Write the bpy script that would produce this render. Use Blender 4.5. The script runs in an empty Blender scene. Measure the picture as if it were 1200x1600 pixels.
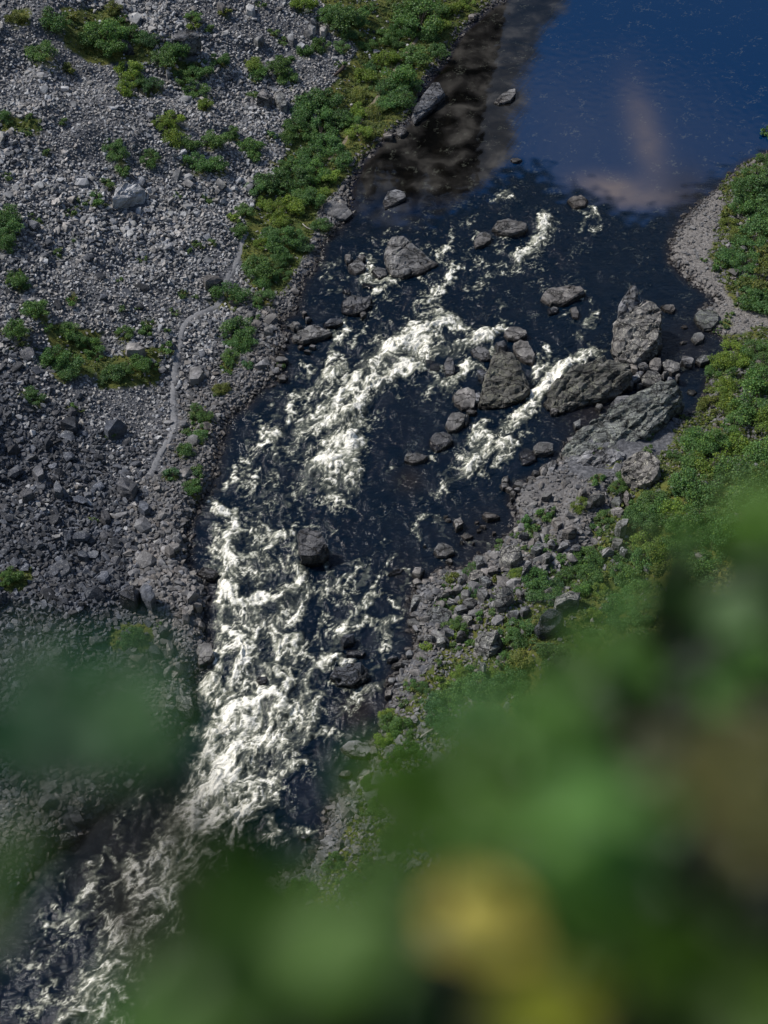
import bpy, bmesh, math, random
import numpy as np
from mathutils import Vector, Matrix, noise as mnoise

S = bpy.context.scene
COL = S.collection

# ================================================================ camera
CAM_H = 130.0
PITCH = math.radians(47.0)
LENS, SENSOR = 50.0, 24.0
cam_d = bpy.data.cameras.new('camera')
cam_d.lens = LENS; cam_d.sensor_width = SENSOR; cam_d.sensor_fit = 'HORIZONTAL'
cam_d.clip_start = 0.05; cam_d.clip_end = 6000
cam_d.dof.use_dof = True; cam_d.dof.focus_distance = 180; cam_d.dof.aperture_fstop = 2.2
cam = bpy.data.objects.new('camera', cam_d); COL.objects.link(cam)
cam.location = (0, 0, CAM_H); cam.rotation_euler = (math.pi / 2 - PITCH, 0, 0)
S.camera = cam

# ================================================================ light
SUN_AZ = (-0.92, 0.39)                    # where the sun stands, seen from above
SUN_EL = math.radians(50)
sun_d = bpy.data.lights.new('sun', 'SUN'); sun_d.energy = 3.6; sun_d.angle = math.radians(8); sun_d.color = (1.0, .95, .88)
sun = bpy.data.objects.new('sun', sun_d); COL.objects.link(sun)
_sd = Vector((SUN_AZ[0] * math.cos(SUN_EL), SUN_AZ[1] * math.cos(SUN_EL), math.sin(SUN_EL)))
sun.rotation_euler = _sd.to_track_quat('Z', 'Y').to_euler()
sun.location = (-60, 100, 160)

world = bpy.data.worlds.new('World'); S.world = world; world.use_nodes = True
wt = world.node_tree; wt.nodes.clear()


def N(t, kind, **kw):
    n = t.nodes.new(kind)
    for k, v in kw.items():
        if k.startswith('i_'):
            key = k[2:]; key = int(key) if key.isdigit() else key.replace('_', ' ')
            n.inputs[key].default_value = v
        else: setattr(n, k, v)
    return n


sky = N(wt, 'ShaderNodeTexSky', sky_type='NISHITA', sun_disc=False, sun_elevation=SUN_EL,
        sun_rotation=math.atan2(SUN_AZ[0], SUN_AZ[1]), altitude=400, air_density=1.0, dust_density=.6, ozone_density=1.6)
tc = N(wt, 'ShaderNodeTexCoord')
mp = N(wt, 'ShaderNodeMapping'); mp.inputs['Scale'].default_value = (1, 1, 2.0)
wt.links.new(tc.outputs['Generated'], mp.inputs['Vector'])
cn = N(wt, 'ShaderNodeTexNoise', i_Scale=2.6, i_Detail=7.0, i_Roughness=.55, i_Distortion=.35)
mp.inputs['Location'].default_value = (3.1, .4, 1.3)
wt.links.new(mp.outputs[0], cn.inputs['Vector'])
cr = N(wt, 'ShaderNodeValToRGB'); cr.color_ramp.elements[0].position = .56; cr.color_ramp.elements[1].position = .80
wt.links.new(cn.outputs['Fac'], cr.inputs['Fac'])
# a bank of bright cumulus upstream, seen mirrored in the pool
dotn = N(wt, 'ShaderNodeVectorMath', operation='DOT_PRODUCT'); wt.links.new(tc.outputs['Generated'], dotn.inputs[0]); dotn.inputs[1].default_value = Vector((.17, .765, .62)).normalized()
mr = N(wt, 'ShaderNodeMapRange'); mr.inputs[1].default_value = .980; mr.inputs[2].default_value = 1.0; mr.inputs[3].default_value = 0.0; mr.inputs[4].default_value = .24
wt.links.new(dotn.outputs['Value'], mr.inputs[0])
addn = N(wt, 'ShaderNodeMath', operation='ADD'); wt.links.new(cn.outputs['Fac'], addn.inputs[0]); wt.links.new(mr.outputs[0], addn.inputs[1]); wt.links.new(addn.outputs[0], cr.inputs['Fac'])
mixc = N(wt, 'ShaderNodeMix', data_type='RGBA'); mixc.inputs[7].default_value = (6.6, 6.4, 6.3, 1)
wt.links.new(cr.outputs['Color'], mixc.inputs[0]); wt.links.new(sky.outputs[0], mixc.inputs[6])
bg = N(wt, 'ShaderNodeBackground', i_Strength=.105)
wo = N(wt, 'ShaderNodeOutputWorld')
wt.links.new(mixc.outputs[2], bg.inputs['Color']); wt.links.new(bg.outputs[0], wo.inputs['Surface'])

S.render.engine = 'CYCLES'
S.view_settings.view_transform = 'Standard'; S.view_settings.look = 'None'
S.view_settings.exposure = 0.34; S.view_settings.gamma = 1.0; S.view_settings.use_curve_mapping = False
S.cycles.use_denoising = True
S.cycles.max_bounces = 5; S.cycles.diffuse_bounces = 2; S.cycles.glossy_bounces = 2; S.cycles.transmission_bounces = 3
S.cycles.transparent_max_bounces = 4; S.cycles.caustics_reflective = False; S.cycles.caustics_refractive = False


# ---------------------------------------------------------------- camera (values used everywhere below)
FPX = LENS / SENSOR * 1200.0
SP, CP = math.sin(PITCH), math.cos(PITCH)


def ray(px, py):
    """direction of the line of sight through a point of the 1200 x 1600 photograph"""
    px = np.asarray(px, float); py = np.asarray(py, float)
    u = (px - 600.0) / FPX; v = (800.0 - py) / FPX
    return u, CP + v * SP, -SP + v * CP


def at(px, py, z=0.0):
    """world point at height z seen at that point"""
    dx, dy, dz = ray(px, py)
    t = (z - CAM_H) / dz
    return dx * t, dy * t


def to_px(x, y, z=0.0):
    zz = np.asarray(z, float) - CAM_H
    f = y * CP - zz * SP
    v = y * SP + zz * CP
    return 600 + FPX * x / f, 800 - FPX * v / f


# ---------------------------------------------------------------- river banks (traced along the water's edge)
LEFT_PX = [(790, 0), (765, 12), (740, 35), (722, 50), (705, 75), (698, 92), (672, 122), (655, 150), (640, 190), (612, 212),
           (590, 225), (580, 240), (565, 252), (555, 275), (545, 300), (548, 330), (530, 355), (505, 378), (500, 405),
           (490, 422), (472, 440), (466, 470), (462, 490), (440, 498), (442, 520), (455, 530), (440, 545), (430, 560),
           (445, 585), (430, 595), (405, 610), (385, 635), (355, 655), (350, 680), (343, 700), (338, 725), (335, 745),
           (328, 765), (312, 785), (305, 800), (300, 815), (290, 828), (296, 850), (292, 880), (298, 895), (318, 905),
           (323, 940), (318, 965), (320, 985), (326, 1010), (325, 1040), (310, 1047), (300, 1060), (305, 1090),
           (292, 1130), (245, 1180), (205, 1225), (175, 1260), (138, 1290), (120, 1318), (88, 1325), (60, 1350),
           (30, 1390), (5, 1430), (-25, 1460)]
RIGHT_PX = [(1290, 190), (1240, 218), (1200, 240), (1165, 255), (1140, 275), (1120, 295), (1095, 315), (1070, 340),
            (1055, 365), (1047, 385), (1050, 410), (1065, 428), (1085, 445), (1105, 458), (1118, 472), (1100, 480),
            (1092, 495), (1100, 514), (1122, 522), (1142, 545), (1122, 562), (1112, 585), (1104, 612), (1096, 640),
            (1070, 655), (1045, 655), (1048, 625), (1020, 612), (985, 625), (950, 645), (905, 672), (888, 692), (878, 715),
            (858, 735), (838, 747), (808, 760), (800, 785), (808, 800), (804, 820), (792, 840), (780, 850), (765, 862),
            (745, 870), (730, 885), (715, 895), (700, 888), (680, 897), (666, 907), (650, 915), (643, 935), (638, 955),
            (648, 975), (640, 985), (652, 992), (650, 1010), (636, 1030), (620, 1050), (612, 1060), (607, 1075),
            (606, 1095), (600, 1130), (590, 1150), (580, 1165), (576, 1200), (560, 1215), (545, 1240), (530, 1248),
            (512, 1265), (512, 1285), (505, 1300), (500, 1320), (490, 1340), (475, 1360), (440, 1368), (410, 1385),
            (395, 1420), (370, 1470), (330, 1530), (290, 1590), (250, 1650)]


def _w(pts):
    a = np.array(pts, float)
    x, y = at(a[:, 0], a[:, 1], 0.0)
    return np.stack([x, y], 1)


LEFT = np.vstack([[(60, 620), (48, 420), (34, 320), (26, 270)], _w(LEFT_PX), [(-62, 62), (-95, 48), (-190, 20)]])
RIGHT = np.vstack([[(150, 620), (140, 420), (125, 320), (100, 245)], _w(RIGHT_PX)[0:], [(-36, 48), (-60, 34), (-95, 16), (-190, -20)]])
POLY = np.vstack([LEFT, RIGHT[::-1]])


def seg_dist(P, A):
    """distance of points P (n,2) to the polyline A (m,2)"""
    best = np.full(len(P), 1e18)
    for a, b in zip(A[:-1], A[1:]):
        ab = b - a; L = ab @ ab + 1e-9
        t = np.clip(((P - a) @ ab) / L, 0, 1)
        d = P - (a + t[:, None] * ab)
        np.minimum(best, (d * d).sum(1), out=best)
    return np.sqrt(best)


def inside(P, poly):
    r = np.zeros(len(P), bool)
    x, y = P[:, 0], P[:, 1]
    q = np.roll(poly, -1, 0)
    for (x0, y0), (x1, y1) in zip(poly, q):
        if y0 == y1: continue
        c = ((y0 > y) != (y1 > y)) & (x < (x1 - x0) * (y - y0) / (y1 - y0) + x0)
        r ^= c
    return r


def sm(t):
    t = np.clip(t, 0, 1)
    return t * t * (3 - 2 * t)


def band_noise(shape, cell, wl, seed, width=0.55, aniso=None):
    """smooth random field whose features are about wl metres long; mean 0, deviation 1"""
    rng = np.random.default_rng(seed)
    w = np.fft.rfft2(rng.standard_normal(shape))
    fy = np.fft.fftfreq(shape[0], cell)[:, None]; fx = np.fft.rfftfreq(shape[1], cell)[None, :]
    k = np.sqrt(fx * fx + fy * fy) + 1e-9
    g = np.exp(-(np.log(k * wl) / width) ** 2)
    n = np.fft.irfft2(w * g, s=shape)
    return n / (n.std() + 1e-12)


def fractal(shape, cell, wl, seed, octs=5, gain=0.6):
    s = 0; a = 1.0
    for i in range(octs):
        if wl / 2 ** i < cell * 1.6: break
        s = s + a * band_noise(shape, cell, wl / 2 ** i, seed + i)
        a *= gain
    return s / s.std()


def bil(A, fx, fy):
    """bilinear lookup of A[row=y, col=x] at grid coordinates"""
    h, w = A.shape
    fx = np.clip(fx, 0, w - 1.001); fy = np.clip(fy, 0, h - 1.001)
    ix = fx.astype(np.int32); iy = fy.astype(np.int32)
    tx = (fx - ix).astype(np.float32); ty = (fy - iy).astype(np.float32)
    i = iy * w + ix
    R = A.ravel()
    return (R[i] * (1 - tx) + R[i + 1] * tx) * (1 - ty) + (R[i + w] * (1 - tx) + R[i + w + 1] * tx) * ty


# ---------------------------------------------------------------- terrain height
_T = dict(x0=-260.0, y0=-60.0, cell=1.0, shape=(520, 520))
_T['n1'] = fractal(_T['shape'], 1.0, 26, 11, 5, .55)
_T['n2'] = fractal(_T['shape'], 1.0, 7, 31, 3, .6)


def tn(name, x, y):
    h, w = _T['shape']
    fx = np.mod(np.asarray(x) - _T['x0'], w - 1.01); fy = np.mod(np.asarray(y) - _T['y0'], h - 1.01)
    return bil(_T[name], fx, fy)


def terrain_z(x, y):
    sh = np.shape(x)
    x = np.asarray(x, float).ravel(); y = np.asarray(y, float).ravel()
    P = np.stack([x, y], 1)
    dl = seg_dist(P, LEFT); dr = seg_dist(P, RIGHT)
    ins = inside(P, POLY)
    n1 = tn('n1', x, y); n2 = tn('n2', x, y)
    d = np.where(dl < dr, dl, dr)
    # left bank: step at the water, a narrow terrace, then the scree slope
    lo = sm((150 - y) / 40)
    zl = (0.55 + 0.9 * lo) * sm(dl / 1.6) + 0.10 * np.minimum(dl, 9) + 0.40 * np.maximum(dl - 9, 0) + 0.30 * np.maximum(dl - 110, 0)
    zl = zl + (0.55 * n1 * sm(dl / 25) + 0.16 * n2 * sm(dl / 4))
    # right bank: gravel bar upstream, rougher rising hillside downstream
    bar = sm((y - 138) / 14) * sm((215 - y) / 20)
    zr_bar = 0.25 * sm(dr / 1.0) + 0.06 * np.minimum(dr, 10) + 0.30 * np.maximum(dr - 10, 0)
    zr_hill = 0.8 * sm(dr / 1.5) + 0.12 * np.minimum(dr, 9) + 0.34 * np.maximum(dr - 9, 0) + 0.25 * np.maximum(dr - 40, 0)
    zr_hill = zr_hill + 0.7 * n1 * sm(dr / 14) + 0.28 * n2 * sm(dr / 3)
    zr = zr_bar * bar + zr_hill * (1 - bar)
    z = np.where(dl < dr, zl, zr)
    # rock wall that rises from the left bank upstream
    xb = 33 + 0.10 * (y - 330) + 3.5 * np.sin(y * .06) + 2.0 * n1
    m = sm((xb - x) / 20) * sm((y - 318) / 22)
    z = np.maximum(z, m * (118 + 9 * n1 + 4 * n2) * (~ins))
    # cliff below the viewpoint
    zc = 128.4 - 3.0 * np.maximum(y - 0.55, 0) + np.where(y > 4, 1.5 * n1, 0) - 3.0 * np.maximum(-x - 24, 0)
    z = np.maximum(z, zc)
    z = np.where(ins & (zc < 2), -np.minimum(1.6, 0.45 * d + .1), z)
    # far away the land levels out
    r = np.hypot(x, y - 150)
    z = np.where(r > 420, z * 0 + np.minimum(z, 180) + 0.0, z)
    return z.reshape(sh)


# near-field height lookup (0.5 m) used to stand things on the ground
HX0, HY0, HC = -100.0, 40.0, 0.5
_hx = HX0 + HC * np.arange(420); _hy = HY0 + HC * np.arange(460)
HG = terrain_z(*np.meshgrid(_hx, _hy))


def gz(x, y):
    return bil(HG, (np.asarray(x, float) - HX0) / HC, (np.asarray(y, float) - HY0) / HC)


def land(px, py, lift=0.0):
    """where the line of sight through a point meets the ground (or lift above it)"""
    dx, dy, dz = ray(px, py)
    sh = np.shape(dx)
    dx, dy, dz = [np.atleast_1d(a).astype(float) for a in (dx, dy, dz)]
    t = np.full(dx.shape, 90.0); done = np.zeros(dx.shape, bool)
    lo = t.copy()
    for k in range(420):
        tt = t + 0.5
        below = (CAM_H + dz * tt) <= np.maximum(gz(dx * tt, dy * tt), 0) + lift
        lo = np.where(~done & below, t, lo); done |= below
        t = np.where(done, t, tt)
        if done.all(): break
    hi = lo + 0.5
    for k in range(8):
        mid = (lo + hi) / 2
        b = (CAM_H + dz * mid) <= np.maximum(gz(dx * mid, dy * mid), 0) + lift
        hi = np.where(b, mid, hi); lo = np.where(b, lo, mid)
    x, y = dx * hi, dy * hi
    z = np.maximum(gz(x, y), 0)
    if sh == (): return float(x[0]), float(y[0]), float(z[0])
    return x, y, z


# ---------------------------------------------------------------- river surface: flow, foam, waves
WC = 0.135
WX0, WY0 = -58.0, 44.0
WNX, WNY = 1045, 1637           # x to 83, y to 265

# foam traced on the water: (cover, half width in photo pixels, points)
FOAM = [
 (1.0, 9, [(853, 340), (848, 362), (838, 378)]), (.7, 7, [(838, 378), (822, 392), (806, 406)]), (.35, 8, [(806, 406), (785, 418), (778, 412)]),
 (.6, 5, [(900, 322), (916, 319), (931, 328), (936, 350), (930, 362)]), (.55, 5, [(924, 330), (912, 346), (906, 362)]), (.35, 5, [(880, 330), (868, 350), (855, 375)]),
 (.55, 4, [(800, 298), (776, 310)]), (.5, 5, [(790, 302), (782, 296)]), (.4, 4, [(745, 338), (728, 346), (712, 356)]), (.5, 4, [(705, 362), (703, 370)]),
 (.7, 4, [(702, 380), (690, 388), (684, 398), (690, 410), (698, 416)]), (.75, 4, [(700, 386), (706, 392)]),
 (.95, 5, [(712, 416), (705, 432), (698, 444)]), (.7, 5, [(698, 444), (682, 458), (664, 468)]), (.55, 4, [(664, 468), (655, 474), (644, 478)]),
 (.4, 3, [(722, 385), (727, 405), (715, 425)]), (.35, 3, [(755, 405), (738, 428), (722, 442)]), (.35, 3, [(742, 366), (736, 376)]), (.6, 4, [(745, 362), (741, 372)]),
 (.3, 6, [(770, 425), (748, 445), (730, 455)]), (.6, 3, [(778, 474), (796, 477)]), (.3, 3, [(620, 490), (610, 500)]),
 (.95, 6, [(570, 434), (592, 438), (615, 440)]), (.6, 5, [(573, 402), (585, 412), (578, 424)]), (.45, 4, [(503, 412), (520, 414), (533, 408)]), (.35, 5, [(515, 420), (510, 432)]),
 (.3, 4, [(508, 445), (505, 458)]), (.5, 4, [(528, 453), (520, 458)]), (.75, 4, [(603, 450), (588, 456), (578, 460)]),
 (.85, 6, [(535, 500), (543, 512), (530, 526)]), (.6, 6, [(520, 522), (528, 530)]), (.65, 4, [(572, 516), (558, 528), (545, 540)]), (.3, 8, [(600, 510), (585, 520)]),
 (.7, 6, [(932, 484), (924, 496), (920, 508)]), (.35, 7, [(918, 510), (905, 530)]), (.35, 4, [(915, 460), (924, 472)]), (.5, 3, [(890, 488), (876, 492)]),
 (1.0, 8, [(690, 490), (702, 500), (725, 512)]), (1.0, 10, [(690, 505), (668, 514), (650, 522)]), (1.0, 7, [(790, 513), (770, 519), (748, 526)]),
 (.8, 8, [(748, 526), (730, 536), (715, 542)]), (.9, 12, [(668, 535), (640, 540), (615, 545)]), (.8, 11, [(650, 520), (625, 530), (605, 545)]),
 (.5, 13, [(610, 548), (590, 560), (575, 575)]), (.5, 10, [(710, 545), (680, 552), (650, 560)]), (.55, 6, [(608, 532), (598, 545)]),
 (1.0, 6, [(662, 574), (640, 580), (618, 580)]), (1.0, 7, [(618, 582), (600, 592), (580, 600)]), (.9, 6, [(640, 566), (628, 572)]), (.5, 5, [(665, 568), (655, 582)]),
 (.75, 8, [(585, 598), (570, 612), (560, 635)]), (.7, 9, [(560, 635), (552, 660), (556, 690)]), (.7, 10, [(556, 690), (558, 720), (554, 745)]), (.4, 9, [(554, 745), (556, 765), (550, 785)]),
 (.95, 8, [(536, 572), (528, 582), (515, 590)]), (1.0, 9, [(560, 588), (546, 598), (540, 612)]), (.7, 9, [(540, 612), (520, 630), (500, 645)]), (.55, 7, [(500, 645), (480, 655), (470, 668)]),
 (.8, 6, [(525, 540), (520, 556), (512, 572)]), (.6, 5, [(475, 565), (485, 572), (480, 590)]), (.6, 6, [(505, 590), (490, 605), (480, 615)]), (.45, 6, [(470, 605), (466, 618)]),
 (.8, 9, [(560, 640), (535, 650), (512, 662)]), (1.0, 10, [(552, 688), (530, 690), (508, 694)]), (.9, 9, [(545, 705), (520, 715), (500, 720)]), (.8, 9, [(555, 720), (530, 728), (505, 740)]),
 (.6, 9, [(500, 720), (485, 735), (478, 745)]), (.5, 9, [(550, 750), (530, 755), (515, 762)]), (.5, 8, [(500, 660), (480, 672), (465, 680)]), (.35, 10, [(515, 770), (530, 785)]),
 (1.0, 5, [(452, 632), (456, 644), (450, 658)]), (.5, 5, [(437, 632), (430, 650)]), (1.0, 6, [(432, 680), (420, 682), (408, 694)]), (.7, 5, [(432, 690), (430, 706), (423, 718)]), (.5, 4, [(410, 668), (406, 680)]),
 (.9, 4, [(405, 732), (402, 744), (394, 752)]), (.6, 4, [(375, 712), (385, 730), (388, 750)]), (.6, 4, [(392, 690), (388, 700)]), (.8, 5, [(362, 732), (370, 745), (374, 760)]), (.5, 5, [(355, 752), (352, 765)]),
 (.6, 4, [(328, 776), (336, 785), (340, 798)]), (.9, 6, [(340, 800), (352, 800), (366, 806), (364, 822)]), (.8, 6, [(364, 822), (356, 832), (352, 845)]), (.4, 4, [(420, 770), (405, 775), (392, 778)]),
 (.4, 5, [(450, 775), (440, 795), (425, 802)]), (.35, 4, [(475, 790), (470, 810)]), (.35, 5, [(480, 760), (465, 775), (450, 785)]), (.5, 4, [(400, 760), (395, 770)]),
 (.95, 6, [(440, 836), (428, 842), (415, 852)]), (.8, 7, [(385, 832), (370, 838), (355, 848)]), (.9, 7, [(400, 865), (385, 872), (370, 872)]), (.8, 8, [(355, 845), (355, 865), (362, 882)]),
 (.6, 6, [(415, 852), (402, 862)]), (.7, 9, [(362, 882), (360, 905), (358, 925)]), (.6, 5, [(320, 880), (335, 884), (345, 890)]), (.5, 8, [(340, 830), (335, 850), (340, 870)]),
 (.6, 5, [(405, 832), (398, 845)]), (.4, 8, [(390, 890), (400, 905)]), (.4, 9, [(440, 880), (425, 895), (410, 905)]), (.35, 9, [(470, 860), (455, 880)]),
 (1.0, 9, [(348, 906), (352, 918), (360, 930)]), (1.0, 8, [(368, 948), (382, 942), (395, 942)]), (.8, 7, [(395, 938), (410, 936), (430, 936)]), (.7, 6, [(430, 936), (450, 925), (465, 910)]),
 (.75, 7, [(470, 892), (474, 905), (462, 920)]), (.8, 8, [(345, 940), (342, 960), (346, 978)]), (.6, 8, [(405, 955), (400, 975), (392, 985)]), (.5, 8, [(440, 945), (430, 965), (432, 985)]), (.45, 9, [(480, 920), (470, 945), (465, 965)]),
 (1.0, 6, [(350, 986), (366, 990), (378, 1000)]), (1.0, 9, [(392, 1004), (388, 1020), (378, 1034)]), (.9, 8, [(378, 1034), (368, 1050), (362, 1068)]), (.8, 8, [(362, 1068), (358, 1085), (350, 1098)]),
 (.6, 9, [(345, 1000), (348, 1020), (342, 1035)]), (.95, 8, [(464, 1000), (450, 1008), (436, 1010)]), (.8, 8, [(436, 1010), (430, 1030), (436, 1050)]), (.8, 7, [(436, 1050), (446, 1065), (452, 1080)]), (.6, 8, [(415, 1040), (420, 1055), (410, 1070)]),
 (.6, 6, [(470, 1010), (476, 1028)]), (.95, 7, [(530, 1024), (512, 1030), (498, 1040)]), (.7, 7, [(498, 1040), (485, 1055), (478, 1075)]), (.6, 8, [(478, 1075), (470, 1095), (465, 1110)]), (.85, 5, [(548, 1032), (535, 1036), (524, 1030)]),
 (.8, 10, [(340, 1045), (335, 1060), (338, 1080)]), (.7, 9, [(325, 1070), (322, 1085), (330, 1100)]),
 (1.0, 9, [(430, 1085), (415, 1088), (400, 1096)]), (1.0, 10, [(400, 1096), (380, 1104), (362, 1114)]), (.95, 10, [(432, 1092), (446, 1106), (452, 1118)]), (.9, 12, [(362, 1114), (348, 1128), (340, 1145)]),
 (.8, 13, [(400, 1115), (390, 1135), (378, 1150)]), (.7, 11, [(430, 1125), (425, 1145), (412, 1160)]), (.55, 10, [(450, 1130), (448, 1150), (440, 1165)]), (.55, 9, [(500, 1090), (485, 1110), (470, 1125)]),
 (.5, 9, [(495, 1120), (480, 1140), (465, 1155)]), (.7, 6, [(505, 1140), (490, 1148), (478, 1160)]), (.8, 12, [(335, 1150), (332, 1170), (335, 1190)]), (.65, 13, [(370, 1160), (365, 1180), (355, 1195)]), (.55, 12, [(410, 1170), (395, 1185), (390, 1200)]),
 (.6, 6, [(478, 1190), (465, 1195), (450, 1205)]), (.4, 8, [(445, 1180), (430, 1195), (440, 1210)]), (.7, 6, [(320, 1185), (308, 1200), (318, 1218)]), (.6, 5, [(296, 1198), (306, 1206), (310, 1220)]),
 (.95, 7, [(425, 1222), (410, 1222), (398, 1230)]), (.7, 8, [(398, 1230), (395, 1245), (402, 1262)]), (.6, 7, [(430, 1225), (428, 1240), (420, 1252)]), (.8, 12, [(365, 1205), (350, 1218), (340, 1232)]),
 (.8, 14, [(335, 1235), (318, 1245), (300, 1262)]), (.75, 14, [(375, 1240), (355, 1258), (330, 1268)]), (.85, 7, [(400, 1268), (385, 1268), (370, 1276)]), (.7, 11, [(360, 1280), (340, 1290), (318, 1300)]),
 (.8, 11, [(300, 1262), (285, 1280), (272, 1292)]), (.65, 14, [(300, 1290), (285, 1308), (262, 1320)]), (.8, 6, [(425, 1278), (432, 1290), (428, 1300)]), (.45, 8, [(415, 1300), (395, 1310), (370, 1320)]),
 (.7, 6, [(488, 1296), (478, 1302), (462, 1306)]), (.4, 6, [(460, 1306), (440, 1312)]), (.7, 10, [(262, 1320), (245, 1335), (235, 1345)]), (.6, 14, [(300, 1330), (280, 1345), (262, 1360)]), (.4, 16, [(350, 1335), (320, 1350), (300, 1370)]),
 (.85, 5, [(165, 1326), (170, 1338), (180, 1346)]), (.6, 6, [(155, 1340), (145, 1355), (140, 1372)]), (1.0, 8, [(182, 1350), (200, 1354), (215, 1362)]), (1.0, 7, [(215, 1362), (224, 1372), (222, 1388)]),
 (.95, 7, [(200, 1375), (195, 1365)]), (.8, 8, [(150, 1375), (135, 1388), (126, 1402)]), (.9, 6, [(126, 1402), (122, 1412), (116, 1416)]), (.65, 7, [(165, 1372), (150, 1380)]), (.7, 6, [(90, 1424), (100, 1430), (120, 1432)]),
 (.45, 6, [(125, 1432), (140, 1430), (155, 1428)]), (.5, 3, [(88, 1370), (98, 1368)]), (.6, 4, [(66, 1436), (68, 1450), (72, 1458)]), (.3, 3, [(110, 1365), (100, 1372)]),
 (.55, 11, [(235, 1385), (225, 1405), (215, 1425)]), (.5, 11, [(265, 1375), (255, 1400), (240, 1420)]), (.5, 10, [(200, 1420), (190, 1440), (182, 1455)]), (.6, 6, [(170, 1435), (176, 1450), (180, 1470)]), (.45, 12, [(285, 1400), (270, 1425), (255, 1440)]),
 (.5, 11, [(240, 1440), (215, 1455), (200, 1470)]), (.7, 7, [(160, 1475), (158, 1490), (150, 1505)]), (.55, 10, [(180, 1500), (168, 1520), (155, 1540)]), (.7, 8, [(150, 1540), (135, 1560), (120, 1580)]), (.8, 8, [(110, 1580), (95, 1595), (85, 1605)]),
 (.45, 9, [(210, 1480), (200, 1510), (190, 1530)]), (.5, 8, [(190, 1545), (180, 1570), (165, 1590)]), (.35, 8, [(240, 1480), (230, 1520)]), (.3, 5, [(75, 1560), (60, 1590)]), (.35, 5, [(60, 1490), (45, 1510)]),
 (.35, 14, [(250, 1195), (235, 1225), (215, 1250)]), (.35, 10, [(225, 1255), (205, 1275), (190, 1300)]), (.4, 6, [(235, 1270), (245, 1285)]),
 (1.0, 9, [(920, 552), (905, 560), (888, 572)]), (1.0, 11, [(885, 572), (872, 580), (862, 592)]), (1.0, 9, [(862, 592), (852, 606), (842, 620)]), (.85, 9, [(842, 620), (828, 636), (815, 648)]), (.7, 9, [(815, 648), (802, 660), (790, 668)]),
 (.9, 5, [(853, 545), (856, 560), (850, 575)]), (.9, 6, [(840, 582), (850, 578)]), (.6, 5, [(838, 560), (842, 572)]), (.5, 3, [(884, 545), (888, 556)]), (.6, 5, [(945, 550), (932, 552)]), (.5, 7, [(865, 600), (880, 590)]),
 (.95, 8, [(738, 570), (726, 578), (715, 588)]), (.8, 7, [(712, 590), (705, 600), (690, 606)]), (.7, 6, [(685, 580), (678, 600), (672, 608)]), (.8, 5, [(768, 548), (772, 560)]), (.5, 8, [(750, 575), (756, 590)]),
 (.75, 6, [(755, 658), (748, 668), (742, 680)]), (.9, 7, [(760, 676), (766, 690), (758, 706)]), (.6, 9, [(745, 685), (738, 705), (730, 722)]), (.7, 8, [(755, 708), (742, 724), (728, 735)]), (.4, 6, [(722, 738), (700, 755), (685, 770)]),
 (.85, 6, [(810, 692), (790, 694), (774, 700)]), (.6, 8, [(800, 700), (785, 712), (775, 722)]), (.7, 5, [(800, 716), (792, 724)]), (.5, 4, [(700, 738), (684, 742)]), (.4, 5, [(820, 665), (830, 672), (812, 680)]),
 (.45, 4, [(658, 808), (670, 804), (685, 812)]), (.45, 5, [(685, 812), (692, 824), (694, 836)]), (.4, 4, [(655, 820), (648, 840)]), (.5, 4, [(624, 870), (612, 876)]), (.4, 3, [(605, 838), (604, 846)]), (.5, 3, [(755, 842), (742, 850)]),
 (.65, 5, [(540, 884), (556, 878), (572, 884), (578, 896), (568, 908), (556, 914)]), (.55, 4, [(560, 886), (552, 900), (546, 910)]), (.6, 5, [(545, 905), (530, 908), (515, 918)]), (.5, 6, [(515, 918), (535, 930)]),
 (.5, 4, [(600, 898), (590, 908), (580, 918)]), (.8, 5, [(606, 936), (616, 938), (620, 946)]), (.75, 6, [(583, 930), (576, 940), (566, 948)]), (.7, 7, [(566, 948), (552, 962), (545, 974)]), (.8, 5, [(590, 972), (575, 972), (560, 978)]),
 (.55, 7, [(545, 974), (532, 990), (520, 1004)]), (.6, 7, [(620, 968), (605, 972), (596, 980)]), (.6, 6, [(602, 988), (610, 1000), (600, 1012)]), (.45, 5, [(595, 1025), (600, 1030)]), (.5, 4, [(582, 1040), (585, 1058)]), (.45, 5, [(510, 958), (500, 975)]),
 (.6, 4, [(634, 892), (640, 905), (630, 920)]), (.45, 5, [(630, 930), (625, 940)]), (.5, 5, [(508, 880), (518, 895), (522, 910)]), (.6, 5, [(456, 835), (460, 850), (462, 865)]), (.4, 4, [(470, 822), (500, 815), (518, 830)]), (.4, 7, [(520, 900), (500, 930), (505, 945)]),
 (.6, 7, [(605, 1072), (580, 1075), (560, 1085)]), (.55, 9, [(560, 1085), (545, 1100), (538, 1118)]), (.7, 4, [(318, 1010), (337, 1022), (340, 1040)]), (.5, 4, [(302, 1022), (298, 1045)]), (.3, 8, [(525, 1110), (515, 1140)]),
 (.5, 4, [(1068, 570), (1085, 578)]),
 (.4, 2.5, [(772, 366), (790, 372), (815, 368)]), (.4, 2.5, [(740, 380), (752, 390), (765, 382)]), (.4, 2.5, [(845, 470), (862, 480)]), (.4, 2.5, [(600, 430), (625, 438), (655, 428)]),
 (.35, 2.5, [(712, 636), (728, 644)]), (.4, 2.5, [(668, 700), (684, 710), (700, 704)]), (.5, 2.5, [(628, 718), (612, 728)]), (.45, 2.5, [(667, 714), (674, 722)]), (.35, 2.5, [(676, 868), (694, 878)]),
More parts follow.
